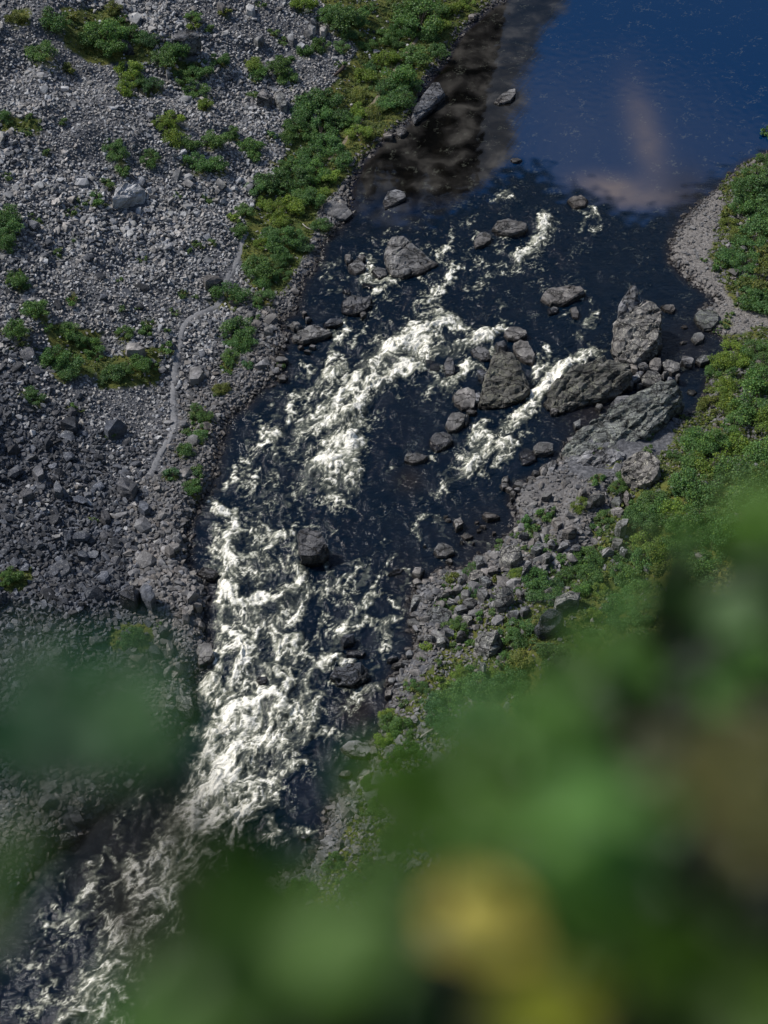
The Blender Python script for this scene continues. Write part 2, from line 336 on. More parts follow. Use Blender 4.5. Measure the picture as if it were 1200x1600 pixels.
 (.4, 2.5, [(555, 428), (545, 436)]), (.4, 2.5, [(535, 494), (552, 502)]), (.45, 2.5, [(516, 1066), (540, 1078), (570, 1072)]), (.35, 3, [(598, 326), (615, 330)]), (.4, 3, [(462, 830), (462, 870), (470, 892)]), (.35, 4, [(1080, 582), (1092, 584)]), (.35, 5, [(950, 640), (935, 650)]),
]
# broad churned areas under the strokes
FOAM_WIDE = [
 (.34, 34, [(420, 830), (385, 900), (370, 980)]), (.34, 34, [(470, 900), (440, 980)]), (.42, 38, [(380, 1000), (400, 1080), (380, 1160)]), (.36, 30, [(470, 1020), (470, 1120), (440, 1180)]),
 (.54, 40, [(380, 1140), (350, 1220), (300, 1290)]), (.52, 40, [(400, 1240), (330, 1310), (260, 1370)]), (.56, 40, [(240, 1380), (200, 1470), (150, 1590)]), (.26, 30, [(300, 1360), (260, 1440), (210, 1560)]),
 (.30, 30, [(640, 530), (560, 590), (500, 650)]), (.32, 28, [(560, 640), (530, 690), (520, 750)]), (.2, 26, [(450, 650), (410, 720), (370, 800)]), (.24, 26, [(470, 700), (420, 780), (370, 850)]),
 (.25, 22, [(760, 680), (740, 720)]), (.25, 24, [(580, 900), (550, 960), (520, 1010)]), (.14, 40, [(620, 380), (700, 440), (600, 500)]), (.14, 30, [(760, 400), (860, 420)]), (.2, 20, [(860, 590), (830, 640)]),
 (.2, 30, [(150, 1390), (90, 1450), (60, 1560)]), (.14, 22, [(540, 1000), (520, 1090), (500, 1180)]),
]
# where the river runs smooth: the pool upstream
POOL_PX = [(520, 330), (600, 345), (650, 345), (700, 325), (760, 300), (800, 262), (850, 270), (860, 300), (900, 300), (950, 318), (985, 345), (1050, 330), (1110, 290), (1300, 200), (1300, -60), (500, -60)]


def river_fields():
    x = WX0 + WC * np.arange(WNX); y = WY0 + WC * np.arange(WNY)
    X, Y = np.meshgrid(x, y)
    shape = X.shape
    PX, PY = to_px(X, Y, 0.0)
    PX = PX.astype(np.float32); PY = PY.astype(np.float32)
    # ---- flow direction from a stream function between the banks (coarse)
    c = 1.35; nx, ny = int(WNX * WC / c) + 1, int(WNY * WC / c) + 1
    cx = WX0 + c * np.arange(nx); cy = WY0 + c * np.arange(ny)
    CX, CY = np.meshgrid(cx, cy); P = np.stack([CX.ravel(), CY.ravel()], 1)
    ins = inside(P, POLY).reshape(CX.shape)
    dl = seg_dist(P, LEFT).reshape(CX.shape); dr = seg_dist(P, RIGHT).reshape(CX.shape)
    psi = dl / (dl + dr + 1e-6)
    psi = np.where(ins, psi, np.where(dl < dr, 0.0, 1.0))
    fixed = ~ins
    for k in range(260):
        a = (np.roll(psi, 1, 0) + np.roll(psi, -1, 0) + np.roll(psi, 1, 1) + np.roll(psi, -1, 1)) / 4
        a[0], a[-1], a[:, 0], a[:, -1] = psi[0], psi[-1], psi[:, 0], psi[:, -1]
        psi = np.where(fixed, psi, a)
    gy, gx = np.gradient(psi)
    vx, vy = -gy, gx                       # left bank 0, right bank 1 seen from upstream: flow runs down the frame
    m = np.hypot(vx, vy) + 1e-6
    vx, vy = vx / m, vy / m
    fxg = (X - WX0) / c; fyg = (Y - WY0) / c
    VX = bil(vx, fxg, fyg).astype(np.float32); VY = bil(vy, fxg, fyg).astype(np.float32)
    # make sure it runs downstream (towards the viewer)
    s = np.sign((VY * sm((Y - 50) / 10)).mean())
    if s > 0: VX, VY = -VX, -VY
    # ---- cover of foam, with ragged edges: points are looked up a little displaced
    wa = band_noise(shape, WC, 3.2, 5); wb = band_noise(shape, WC, 3.2, 6)
    wc_ = band_noise(shape, WC, 1.2, 7); wd = band_noise(shape, WC, 1.2, 8)
    QX = (PX + 3.2 * wa + 2.0 * wc_).ravel().astype(np.float32); QY = (PY + 2.6 * wb + 1.6 * wd).ravel().astype(np.float32)
    cov = np.zeros(QX.shape, np.float32)

    def stroke(cov, amt, w, pts, soft):
        a = np.array(pts, float)
        if len(a) == 2 and np.hypot(*(a[1] - a[0])) < 1: a[1] += 1
        # smooth the polyline
        if len(a) >= 3:
            t = np.linspace(0, len(a) - 1, 4 * len(a)); 
            b = np.stack([np.interp(t, np.arange(len(a)), a[:, i]) for i in (0, 1)], 1)
            for _ in range(2): b[1:-1] = (b[:-2] + 2 * b[1:-1] + b[2:]) / 4
            a = b
        R = w * 2.2 + 4
        k = np.nonzero((QX > a[:, 0].min() - R) & (QX < a[:, 0].max() + R) & (QY > a[:, 1].min() - R) & (QY < a[:, 1].max() + R))[0]
        if len(k) == 0: return
        d = seg_dist(np.stack([QX[k], QY[k]], 1), a)
        v = amt * np.exp(-(d / (w * soft)) ** 2.4)
        cov[k] = np.maximum(cov[k], v) + 0.25 * np.minimum(cov[k], v)

    for amt, w, pts in FOAM: stroke(cov, amt, w, pts, 1.15)
    wide = np.zeros_like(cov)
    for amt, w, pts in FOAM_WIDE: stroke(wide, amt * .80, w, pts, 1.25)
    cov = cov.reshape(shape); wide = wide.reshape(shape)
    tot = np.maximum(cov, wide) + .35 * np.minimum(cov, wide)
    # ---- calm / rough
    pool = np.array(POOL_PX, float)
    Q = np.stack([PX.ravel()[::1], PY.ravel()[::1]], 1)
    sub = (slice(None, None, 6), slice(None, None, 6))
    Qs = np.stack([PX[sub].ravel(), PY[sub].ravel()], 1)
    dp = seg_dist(Qs, np.vstack([pool, pool[:1]])); ip = inside(Qs, pool)
    sd = np.where(ip, dp, -dp).reshape(PX[sub].shape)
    SD = bil(sd, np.broadcast_to(np.arange(WNX) / 6.0, shape), np.broadcast_to((np.arange(WNY) / 6.0)[:, None], shape))
    calm = sm((SD + 16 + 7 * wa) / 42)
    # ---- trace back along the flow with turbulence: noise drawn out into threads
    churn = np.clip(tot * 1.5 + .25 * (1 - calm), 0, 1).astype(np.float32)
    ps1 = band_noise(shape, WC, 6.5, 21, .45) * 6.5 / 6.28; ps2 = band_noise(shape, WC, 2.6, 22, .5) * 2.6 / 6.28
    ps3 = band_noise(shape, WC, 1.1, 23, .5) * 1.1 / 6.28
    ps = (ps1 * .60 + ps2 * .50 + ps3 * .22)
    ty, tx = np.gradient(ps, WC)
    UX = (VX * 2.1 + ty * churn).astype(np.float32); UY = (VY * 2.1 - tx * churn).astype(np.float32)
    gxi = np.broadcast_to(np.arange(WNX, dtype=np.float32), shape).copy(); gyi = np.broadcast_to(np.arange(WNY, dtype=np.float32)[:, None], shape).copy()
    fine = fractal(shape, WC, .9, 40, 3, .85).astype(np.float32)
    med = fractal(shape, WC, 3.6, 50, 5, .72).astype(np.float32)
    clump = fractal(shape, WC, 5.0, 90, 3, .6).astype(np.float32)
    lic = np.zeros(shape, np.float32); wsum = 0
    K = 24; dt = 0.15
    pxx, pyy = gxi.copy(), gyi.copy()
    adv = np.zeros(shape, np.float32)
    for k in range(K):
        a = bil(UX, pxx, pyy); b = bil(UY, pxx, pyy)
        pxx = pxx - a * dt / WC; pyy = pyy - b * dt / WC
        if k % 2 == 0:
            w = 1 - k / K
            lic += w * bil(fine, pxx, pyy).astype(np.float32); wsum += w * w
        if k == 8: mid = (bil(med, pxx, pyy)).astype(np.float32); cl = bil(clump, pxx, pyy).astype(np.float32)
        if k in (3, 7, 12, 18): adv += bil(tot.astype(np.float32), pxx, pyy).astype(np.float32) * .25
    lic = lic / lic.std()
    far_ = bil(med, pxx, pyy).astype(np.float32)
    # bright threads where the drawn-out noise crosses zero, of uneven strength along their length
    ridge = np.exp(-(mid / .40) ** 2) * (1 + .5 * np.tanh(cl)); ridge2 = np.exp(-(far_ / .50) ** 2)
    tex = .9 * ridge + .45 * ridge2 + .42 * np.tanh(lic * .9) + .34 * np.tanh(cl)
    tex = (tex - tex.mean()) / tex.std()
    C = np.clip(.85 * tot + .30 * adv, 0, 1.3)
    dens = C * 1.28 - .59 + tex * (.27 + .16 * np.minimum(C, .8))
    foam = np.clip(dens, 0, 1) * sm(C / .10)
    foam = foam ** .9
    fl = np.clip(np.tanh(lic) * .6 + .35 * ridge + .25 * wc_ - 1.16, 0, 1) * (1 - calm) * 1.4 * (.15 + sm(C / .2))
    foam = np.clip(np.maximum(foam, fl * .5), 0, 1)
    milk = np.clip(C * 1.0 - .12 + .14 * tex, 0, 1)
    # ---- waves
    h = (.0010 + .016 * (1 - calm)) * band_noise(shape, WC, 2.2, 60)
    rough = (1 - calm)
    big = band_noise(shape, WC, 5.5, 61); mw = bil(band_noise(shape, WC, 1.6, 62).astype(np.float32), pxx, pyy)
    Cb = C.copy()
    for _ in range(3): Cb = (Cb + np.roll(Cb, 4, 0) + np.roll(Cb, -4, 0) + np.roll(Cb, 4, 1) + np.roll(Cb, -4, 1)) / 5
    h = h + rough * (.07 * big * (.4 + 2.4 * Cb) + .028 * mw * (.8 + 2.5 * Cb)) + .55 * Cb * sm(Cb / .8) + .10 * foam * Cb
    return dict(x=x, y=y, X=X, Y=Y, foam=foam, milk=milk, calm=calm, rough=rough, h=h, VX=VX, VY=VY, C=C, PX=PX, PY=PY, lic=lic, ps=ps)

# crowns traced on the photograph: (x, y, radius, tone)
SHRUBS = [
 (87, 30, 24, 'D'), (165, 48, 27, 'M'), (145, 56, 18, 'M'), (172, 68, 20, 'M'), (180, 14, 12, 'O'), (192, 24, 9, 'M'), (207, 54, 18, 'D'), (66, 82, 23, 'M'), (233, 62, 13, 'B'), (258, 90, 17, 'M'), (276, 74, 21, 'D'), (112, 22, 10, 'O'),
 (108, 106, 11, 'O'), (203, 112, 16, 'Y'), (200, 138, 16, 'Y'), (212, 126, 12, 'M'), (238, 134, 16, 'B'), (285, 120, 14, 'M'), (312, 105, 17, 'D'), (343, 92, 13, 'D'), (308, 142, 16, 'M'), (320, 164, 12, 'Y'),
 (272, 186, 17, 'Y'), (252, 190, 13, 'Y'), (268, 214, 16, 'Y'), (176, 224, 13, 'D'), (186, 242, 15, 'D'), (193, 262, 11, 'M'), (235, 246, 14, 'M'), (297, 222, 15, 'M'), (303, 252, 21, 'D'), (338, 258, 17, 'D'), (335, 214, 18, 'M'), (362, 208, 13, 'M'),
 (390, 226, 16, 'M'), (398, 240, 11, 'M'), (394, 98, 12, 'Y'), (406, 110, 13, 'M'), (400, 120, 10, 'B'), (436, 104, 15, 'M'), (452, 122, 15, 'M'), (446, 92, 11, 'D'), (476, 80, 12, 'D'), (502, 70, 14, 'M'), (428, 50, 8, 'M'), (440, 64, 8, 'M'), (328, 45, 8, 'Y'), (352, 18, 9, 'O'), (302, 26, 12, 'M'), (300, 38, 9, 'Y'), (405, 5, 8, 'M'),
 (516, 22, 19, 'M'), (535, 32, 24, 'D'), (562, 28, 17, 'D'), (546, 52, 12, 'D'), (535, 72, 12, 'D'), (580, 10, 11, 'M'), (560, 54, 8, 'Y'), (470, 8, 15, 'Y'), (490, 4, 10, 'Y'), (530, 98, 8, 'M'), (395, 146, 8, 'D'),
 (656, 30, 34, 'M'), (640, 10, 20, 'M'), (672, 12, 22, 'M'), (630, 48, 16, 'D'), (672, 54, 16, 'D'), (600, 58, 16, 'M'), (620, 66, 12, 'D'), (705, 12, 14, 'Y'), (730, 4, 12, 'Y'), (690, 40, 15, 'Y'), (685, 80, 14, 'D'), (650, 88, 20, 'M'), (622, 84, 13, 'Y'), (600, 90, 15, 'Y'), (580, 104, 13, 'D'), (575, 70, 13, 'M'),
 (620, 118, 26, 'M'), (598, 134, 17, 'D'), (640, 132, 16, 'D'), (628, 152, 22, 'D'), (606, 160, 14, 'D'), (570, 120, 15, 'Y'), (560, 145, 14, 'O'), (585, 170, 15, 'O'), (562, 172, 14, 'Y'), (560, 205, 16, 'Y'), (575, 210, 12, 'O'), (548, 188, 13, 'M'),
 (486, 158, 24, 'D'), (510, 156, 19, 'D'), (473, 174, 17, 'D'), (524, 180, 19, 'D'), (500, 178, 16, 'D'), (522, 196, 14, 'D'), (462, 196, 18, 'D'), (480, 206, 17, 'M'), (502, 208, 22, 'D'), (452, 210, 13, 'M'), (515, 228, 19, 'D'), (534, 248, 16, 'D'), (488, 240, 20, 'D'), (470, 252, 18, 'D'), (492, 268, 20, 'M'), (510, 272, 16, 'Y'), (464, 278, 19, 'D'), (440, 262, 16, 'M'), (422, 282, 21, 'D'), (400, 290, 14, 'D'), (445, 290, 15, 'D'), (424, 210, 9, 'D'),
 (472, 300, 16, 'M'), (455, 322, 17, 'Y'), (432, 326, 17, 'Y'), (440, 342, 15, 'Y'), (414, 316, 13, 'Y'), (488, 312, 16, 'D'), (500, 296, 12, 'Y'), (384, 328, 15, 'M'), (366, 340, 10, 'Y'), (372, 358, 13, 'M'), (420, 366, 17, 'D'), (436, 380, 19, 'D'), (456, 370, 17, 'D'), (475, 380, 15, 'B'), (410, 380, 12, 'Y'), (440, 398, 15, 'D'),
 (405, 418, 21, 'M'), (426, 414, 12, 'M'), (412, 440, 14, 'D'), (440, 430, 12, 'D'), (412, 462, 15, 'D'), (402, 474, 9, 'D'), (503, 352, 14, 'D'), (357, 456, 24, 'D'), (397, 495, 7, 'Y'), (372, 512, 20, 'D'), (380, 532, 17, 'D'), (362, 528, 14, 'D'), (362, 556, 14, 'M'), (356, 572, 11, 'M'), (388, 566, 9, 'B'), (434, 570, 8, 'D'),
 (8, 335, 18, 'D'), (14, 352, 17, 'D'), (6, 378, 18, 'D'), (28, 434, 15, 'M'), (36, 444, 10, 'D'), (57, 481, 18, 'M'), (114, 465, 10, 'M'), (27, 515, 17, 'M'), (40, 542, 8, 'Y'), (76, 508, 9, 'M'), (111, 514, 15, 'M'), (118, 528, 13, 'D'), (142, 540, 15, 'M'), (150, 556, 11, 'D'), (86, 560, 18, 'D'), (108, 566, 20, 'D'), (98, 580, 15, 'D'),
 (196, 518, 14, 'M'), (232, 502, 11, 'M'), (230, 516, 10, 'M'), (285, 455, 9, 'M'), (272, 487, 8, 'M'), (260, 516, 6, 'Y'), (258, 541, 10, 'M'), (216, 568, 15, 'M'), (238, 570, 10, 'M'), (196, 576, 14, 'M'), (178, 584, 18, 'D'), (156, 598, 6, 'Y'), (44, 612, 12, 'D'), (54, 620, 13, 'D'), (114, 636, 9, 'M'), (170, 678, 8, 'Y'), (192, 480, 6, 'Y'), (216, 480, 5, 'Y'), (188, 437, 5, 'O'),
 (306, 640, 13, 'M'), (322, 652, 12, 'M'), (305, 652, 11, 'M'), (318, 670, 9, 'M'), (310, 680, 12, 'D'), (288, 703, 14, 'D'), (310, 730, 9, 'D'), (302, 760, 13, 'D'), (306, 745, 10, 'D'), (268, 740, 11, 'B'), (346, 606, 13, 'O'), (290, 672, 7, 'Y'), (340, 616, 6, 'D'),
 (150, 310, 11, 'M'), (124, 316, 9, 'D'), (107, 330, 9, 'M'), (45, 334, 5, 'D'), (58, 345, 9, 'D'), (12, 272, 9, 'M'), (72, 238, 7, 'O'), (118, 372, 6, 'Y'), (90, 394, 7, 'M'), (224, 403, 8, 'M'), (168, 286, 9, 'M'), (190, 316, 5, 'Y'), (4, 180, 12, 'D'), (16, 190, 6, 'O'), (45, 184, 8, 'O'), (42, 202, 9, 'Y'), (60, 200, 7, 'O'), (24, 28, 12, 'O'), (100, 190, 7, 'B'), (296, 392, 6, 'Y'), (322, 312, 8, 'Y'), (306, 380, 7, 'M'), (332, 378, 7, 'M'), (306, 462, 5, 'O'), (276, 305, 6, 'M'),
 (20, 895, 14, 'M'), (8, 905, 12, 'M'), (210, 988, 16, 'D'), (196, 1000, 12, 'D'), (146, 812, 7, 'M'), (246, 975, 6, 'M'),
 # right bank above the gravel bar
 (1196, 205, 10, 'D'), (1194, 250, 12, 'M'), (1180, 270, 16, 'M'), (1160, 290, 14, 'M'), (1175, 300, 24, 'D'), (1200, 300, 26, 'D'), (1158, 320, 17, 'D'), (1180, 335, 24, 'D'), (1140, 330, 11, 'O'), (1138, 350, 13, 'O'), (1150, 366, 15, 'O'), (1200, 350, 24, 'D'), (1172, 372, 20, 'D'), (1145, 400, 17, 'D'), (1126, 412, 11, 'M'), (1165, 408, 20, 'D'), (1195, 405, 22, 'O'), (1190, 440, 22, 'O'), (1165, 440, 15, 'D'), (1176, 468, 17, 'D'), (1198, 472, 19, 'D'), (1156, 472, 9, 'M'), (1100, 406, 5, 'O'), (1134, 502, 9, 'O'), (1138, 490, 7, 'O'), (1104, 492, 7, 'D'), (1118, 515, 6, 'O'),
 # wooded right bank
 (1118, 548, 15, 'Y'), (1130, 566, 18, 'Y'), (1112, 580, 14, 'M'), (1150, 560, 18, 'Y'), (1180, 545, 20, 'M'), (1196, 565, 22, 'M'), (1160, 590, 22, 'M'), (1190, 600, 24, 'M'), (1132, 600, 18, 'Y'), (1105, 612, 10, 'O'), (1110, 632, 14, 'O'), (1088, 640, 10, 'O'), (1135, 632, 20, 'Y'), (1170, 640, 24, 'M'), (1200, 650, 24, 'Y'), (1148, 660, 20, 'M'), (1075, 686, 16, 'M'), (1096, 690, 22, 'M'), (1120, 690, 20, 'M'), (1150, 695, 24, 'Y'), (1185, 700, 26, 'M'), (1054, 712, 12, 'M'), (1080, 724, 17, 'M'), (1085, 728, 12, 'Y'), (1110, 725, 24, 'Y'), (1145, 735, 26, 'M'), (1180, 745, 26, 'M'), (1062, 748, 20, 'D'), (1090, 760, 24, 'M'), (1125, 770, 26, 'M'), (1165, 785, 28, 'M'), (1195, 800, 26, 'D'),
 (1000, 790, 18, 'M'), (988, 805, 18, 'D'), (1022, 782, 20, 'M'), (1010, 815, 20, 'D'), (1040, 792, 20, 'M'), (1062, 790, 20, 'Y'), (1030, 818, 20, 'M'), (1060, 822, 22, 'M'), (1090, 805, 20, 'M'), (1115, 812, 22, 'M'), (1012, 842, 22, 'Y'), (1034, 850, 22, 'Y'), (1060, 852, 20, 'M'), (1086, 852, 17, 'M'), (1112, 850, 20, 'M'), (1140, 830, 24, 'D'), (1040, 874, 22, 'O'), (1010, 872, 18, 'D'), (985, 850, 10, 'D'), (972, 866, 14, 'D'), (1070, 880, 22, 'M'), (1100, 890, 24, 'M'),
 (975, 745, 13, 'M'), (964, 757, 13, 'M'), (982, 748, 9, 'Y'), (932, 746, 10, 'D'), (957, 722, 11, 'O'), (958, 705, 9, 'O'), (1002, 674, 12, 'O'), (1010, 680, 9, 'Y'), (934, 704, 8, 'O'), (1012, 700, 7, 'D'), (905, 786, 13, 'Y'), (948, 806, 12, 'M'), (850, 800, 10, 'M'), (860, 808, 7, 'Y'), (832, 824, 10, 'M'), (844, 842, 7, 'Y'), (853, 842, 8, 'Y'), (942, 826, 8, 'M'), (960, 842, 7, 'O'), (806, 898, 12, 'Y'), (812, 893, 9, 'M'), (736, 888, 12, 'D'), (808, 858, 11, 'D'), (740, 925, 12, 'B'), (700, 945, 9, 'B'), (825, 858, 8, 'D'),
 (915, 868, 20, 'M'), (905, 880, 14, 'M'), (932, 880, 15, 'D'), (880, 892, 15, 'M'), (893, 908, 12, 'M'), (838, 905, 20, 'D'), (852, 922, 20, 'D'), (866, 910, 15, 'B'), (840, 895, 12, 'M'), (920, 905, 22, 'M'), (905, 918, 16, 'M'), (932, 920, 14, 'Y'), (985, 905, 22, 'M'), (970, 892, 16, 'M'), (1000, 920, 18, 'M'), (956, 948, 17, 'D'), (978, 942, 22, 'D'), (965, 968, 18, 'D'), (1000, 955, 18, 'D'), (925, 960, 12, 'Y'), (930, 990, 14, 'M'), (928, 1000, 9, 'Y'), (952, 985, 12, 'Y'), (958, 885, 8, 'O'), (922, 990, 10, 'M'),
 (718, 975, 15, 'M'), (712, 985, 11, 'Y'), (728, 998, 11, 'M'), (750, 925, 10, 'D'), (810, 975, 18, 'D'), (822, 990, 18, 'D'), (805, 998, 14, 'D'), (842, 1008, 9, 'D'), (775, 955, 9, 'O'), (790, 1030, 14, 'M'), (806, 1038, 12, 'O'), (815, 1025, 18, 'O'), (850, 1010, 10, 'O'), (862, 1022, 18, 'M'), (872, 1038, 20, 'M'), (885, 1020, 15, 'M'), (722, 1052, 12, 'Y'), (738, 1046, 10, 'M'), (776, 1050, 12, 'Y'), (745, 1068, 22, 'D'), (765, 1080, 22, 'D'), (790, 1068, 24, 'D'), (725, 1075, 18, 'M'), (812, 1060, 18, 'D'), (905, 1052, 12, 'M'), (700, 1095, 22, 'M'), (672, 1095, 16, 'B'), (690, 1120, 20, 'B'), (760, 1110, 22, 'M'), (820, 1100, 22, 'M'), (655, 1072, 12, 'D'), (640, 1068, 10, 'D'), (885, 1085, 22, 'M'), (930, 1040, 22, 'M'), (960, 1030, 20, 'M'), (1000, 1000, 24, 'M'),
 (592, 1120, 16, 'Y'), (612, 1128, 14, 'M'), (600, 1152, 14, 'Y'), (628, 1135, 16, 'M'), (640, 1170, 18, 'M'), (612, 1185, 16, 'M'), (592, 1256, 15, 'M'), (585, 1245, 10, 'M'), (575, 1220, 12, 'M'), (620, 1220, 18, 'M'), (660, 1220, 22, 'M'), (580, 1350, 18, 'M'), (610, 1300, 20, 'M'), (520, 1345, 16, 'D'), (545, 1375, 18, 'M'), (470, 1390, 18, 'M'), (640, 1260, 20, 'M'),
]


# small growth dotted over the jumbled lower right bank
_rs = np.random.default_rng(40); _pl = np.array([(700, 905), (800, 810), (870, 790), (960, 790), (950, 960), (820, 1050), (660, 1170), (600, 1300), (565, 1300), (590, 1200), (650, 1010)], float)
_c = _rs.uniform((560, 780), (960, 1310), (700, 2)); _c = _c[inside(_c, _pl)][:85]
SHRUBS += [(int(a), int(b), round(float(_rs.uniform(5.5, 11)), 1), 'DMMYOMY'[int(_rs.integers(0, 7))]) for a, b in _c]

# ================================================================ materials
def new_mat(name):
    m = bpy.data.materials.new(name); m.use_nodes = True
    t = m.node_tree; t.nodes.clear()
    return m, t


def L(t, a, b): t.links.new(a, b)


def math_(t, op, a, b=None, c=None):
    n = N(t, 'ShaderNodeMath', operation=op)
    for i, v in enumerate((a, b, c)):
        if v is None: continue
        if isinstance(v, (int, float)): n.inputs[i].default_value = v
        else: L(t, v, n.inputs[i])
    return n.outputs[0]


def mixc_(t, f, a, b, blend='MIX'):
    n = N(t, 'ShaderNodeMix', data_type='RGBA', blend_type=blend)
    for i, v in ((0, f), (6, a), (7, b)):
        if isinstance(v, (int, float)): n.inputs[i].default_value = v
        elif isinstance(v, tuple): n.inputs[i].default_value = v + (1,) if len(v) == 3 else v
        else: L(t, v, n.inputs[i])
    return n.outputs[2]


def ramp(t, fac, stops):
    n = N(t, 'ShaderNodeValToRGB'); e = n.color_ramp.elements
    while len(e) < len(stops): e.new(.5)
    for i, (p, c) in enumerate(stops):
        e[i].position = p
        e[i].color = (c, c, c, 1) if isinstance(c, (int, float)) else tuple(c) + (1,)
    L(t, fac, n.inputs['Fac'])
    return n.outputs['Color']


def noise_(t, vec, scale, detail=3, rough=.55, dist=0, w=None):
    n = N(t, 'ShaderNodeTexNoise', i_Scale=scale, i_Detail=float(detail), i_Roughness=rough, i_Distortion=dist)
    if w is not None:
        n.noise_dimensions = '4D'; L(t, w, n.inputs['W'])
    L(t, vec, n.inputs['Vector'])
    return n.outputs['Fac']


def rock_mat(name, dark, mid, light, lichen=(.40, .42, .34), lich=.5, spread=.45, inst=False, strata=0.0, strata_rot=(0, 0, 0), scale=1.0, wet=True, rough=.85):
    m, t = new_mat(name)
    geo = N(t, 'ShaderNodeNewGeometry'); tcn = N(t, 'ShaderNodeTexCoord'); oi = N(t, 'ShaderNodeObjectInfo')
    w = math_(t, 'MULTIPLY', oi.outputs['Random'], 40.0)
    vec = tcn.outputs['Object'] if inst else geo.outputs['Position']
    n1 = noise_(t, vec, .9 * scale, 6, .65, .3, w)
    n2 = noise_(t, vec, 5.0 * scale, 5, .7, 0, w)
    c = ramp(t, n1, [(.28, dark), (.5, mid), (.74, light)])
    c = mixc_(t, .55, c, ramp(t, n2, [(.3, .35), (.55, .62), (.75, 1.0)]), 'OVERLAY')
    # pale and ochre lichen in patches
    v = N(t, 'ShaderNodeTexVoronoi', i_Scale=3.6 * scale, voronoi_dimensions='3D'); 
    wv = N(t, 'ShaderNodeVectorMath', operation='ADD'); L(t, vec, wv.inputs[0])
    wn = N(t, 'ShaderNodeTexNoise', i_Scale=4.0 * scale, i_Detail=3.0); L(t, vec, wn.inputs['Vector']); L(t, wn.outputs['Color'], wv.inputs[1])
    L(t, wv.outputs[0], v.inputs['Vector'])
    l1 = ramp(t, noise_(t, vec, 1.7 * scale, 4, .6, .2, w), [(.62 - .22 * lich, 0.0), (.74 - .18 * lich, 1.0)])
    l2 = ramp(t, noise_(t, vec, 9.0 * scale, 3, .6, 0, w), [(.50, 0.0), (.60, 1.0)])
    lf = math_(t, 'MULTIPLY', math_(t, 'MULTIPLY', l1, l2), min(1.0, .25 + lich))
    c = mixc_(t, lf, c, lichen)
    if not inst:
        # joints: dark broken lines across the blocks
        jm = N(t, 'ShaderNodeMapping'); jm.inputs['Rotation'].default_value = (0, .25, -.62); jm.inputs['Scale'].default_value = (.30, 1.0, .8)
        L(t, vec, jm.inputs['Vector'])
        jw = N(t, 'ShaderNodeVectorMath', operation='ADD'); L(t, jm.outputs[0], jw.inputs[0])
        jn = N(t, 'ShaderNodeTexNoise', i_Scale=1.2 * scale, i_Detail=4.0, i_Roughness=.6); L(t, vec, jn.inputs['Vector']); L(t, jn.outputs['Color'], jw.inputs[1])
        jv = N(t, 'ShaderNodeTexVoronoi', feature='DISTANCE_TO_EDGE', i_Scale=.85 * scale); L(t, jw.outputs[0], jv.inputs['Vector'])
        joint = ramp(t, jv.outputs['Distance'], [(.0, 1.0), (.045, 0.0)])
        c = mixc_(t, math_(t, 'MULTIPLY', joint, .85), c, (.012, .012, .013))
    # fine pale flecks and dark pits on every face
    vf = N(t, 'ShaderNodeTexVoronoi', i_Scale=(3.4 if not inst else 7.0) * scale); L(t, wv.outputs[0], vf.inputs['Vector'])
    n4 = noise_(t, vec, 16.0 * scale, 3, .75, 0, w)
    fleck = math_(t, 'MULTIPLY', ramp(t, n4, [(.54, 0.0), (.62, 1.0)]), ramp(t, n1, [(.30, .2), (.6, .8)]))
    c = mixc_(t, math_(t, 'MULTIPLY', fleck, .55), c, (.46, .455, .43))
    c = mixc_(t, ramp(t, n4, [(.30, .85), (.42, 0.0)]), c, (.02, .02, .022))
    c = mixc_(t, .55, c, ramp(t, noise_(t, vec, .42 * scale, 3, .5, .4, w), [(.32, .45), (.5, .95), (.68, 1.35)]), 'MULTIPLY')
    if strata:
        mpn = N(t, 'ShaderNodeMapping'); mpn.inputs['Rotation'].default_value = strata_rot; mpn.inputs['Scale'].default_value = (.12, 1.6, 1.6)
        L(t, vec, mpn.inputs['Vector'])
        s = noise_(t, mpn.outputs[0], 1.3 * scale, 5, .7, .2)
        c = mixc_(t, strata, c, ramp(t, s, [(.36, .25), (.45, .8), (.62, 1.25), (.7, .6)]), 'MULTIPLY')
    # each stone its own tone
    tone = math_(t, 'ADD', math_(t, 'MULTIPLY', oi.outputs['Random'], spread * 1.2), 1 - spread * .6)
    c = mixc_(t, 1.0, c, tone, 'MULTIPLY')
    # warm / cool shift per stone
    r2 = math_(t, 'FRACT', math_(t, 'MULTIPLY', oi.outputs['Random'], 17.31))
    c = mixc_(t, .5, c, ramp(t, r2, [(0, (.92, .97, 1.08)), (.55, (1.02, 1.0, .97)), (1, (1.16, 1.0, .86))]), 'MULTIPLY')
    if wet:
        sep = N(t, 'ShaderNodeSeparateXYZ'); L(t, geo.outputs['Position'], sep.inputs[0])
        wz = math_(t, 'ADD', sep.outputs[2], math_(t, 'MULTIPLY', noise_(t, geo.outputs['Position'], 1.1, 2), -.5))
        wf = ramp(t, wz, [(.0, 1.0), (.28, 0.0)] if inst else [(.12, 1.0), (.5, 0.0)])
        c = mixc_(t, wf, c, mixc_(t, 1.0, c, (.28, .26, .25), 'MULTIPLY'))
        rg = math_(t, 'SUBTRACT', rough, math_(t, 'MULTIPLY', wf, .45))
    p = N(t, 'ShaderNodeBsdfPrincipled', i_Roughness=rough)
    if wet: L(t, rg, p.inputs['Roughness'])
    p.inputs['Specular IOR Level'].default_value = .35
    L(t, c, p.inputs['Base Color'])
    b = N(t, 'ShaderNodeBump', i_Strength=1.0, i_Distance=.12 if not inst else .06)
    hh = math_(t, 'ADD', math_(t, 'MULTIPLY', n1, 1.2), n2)
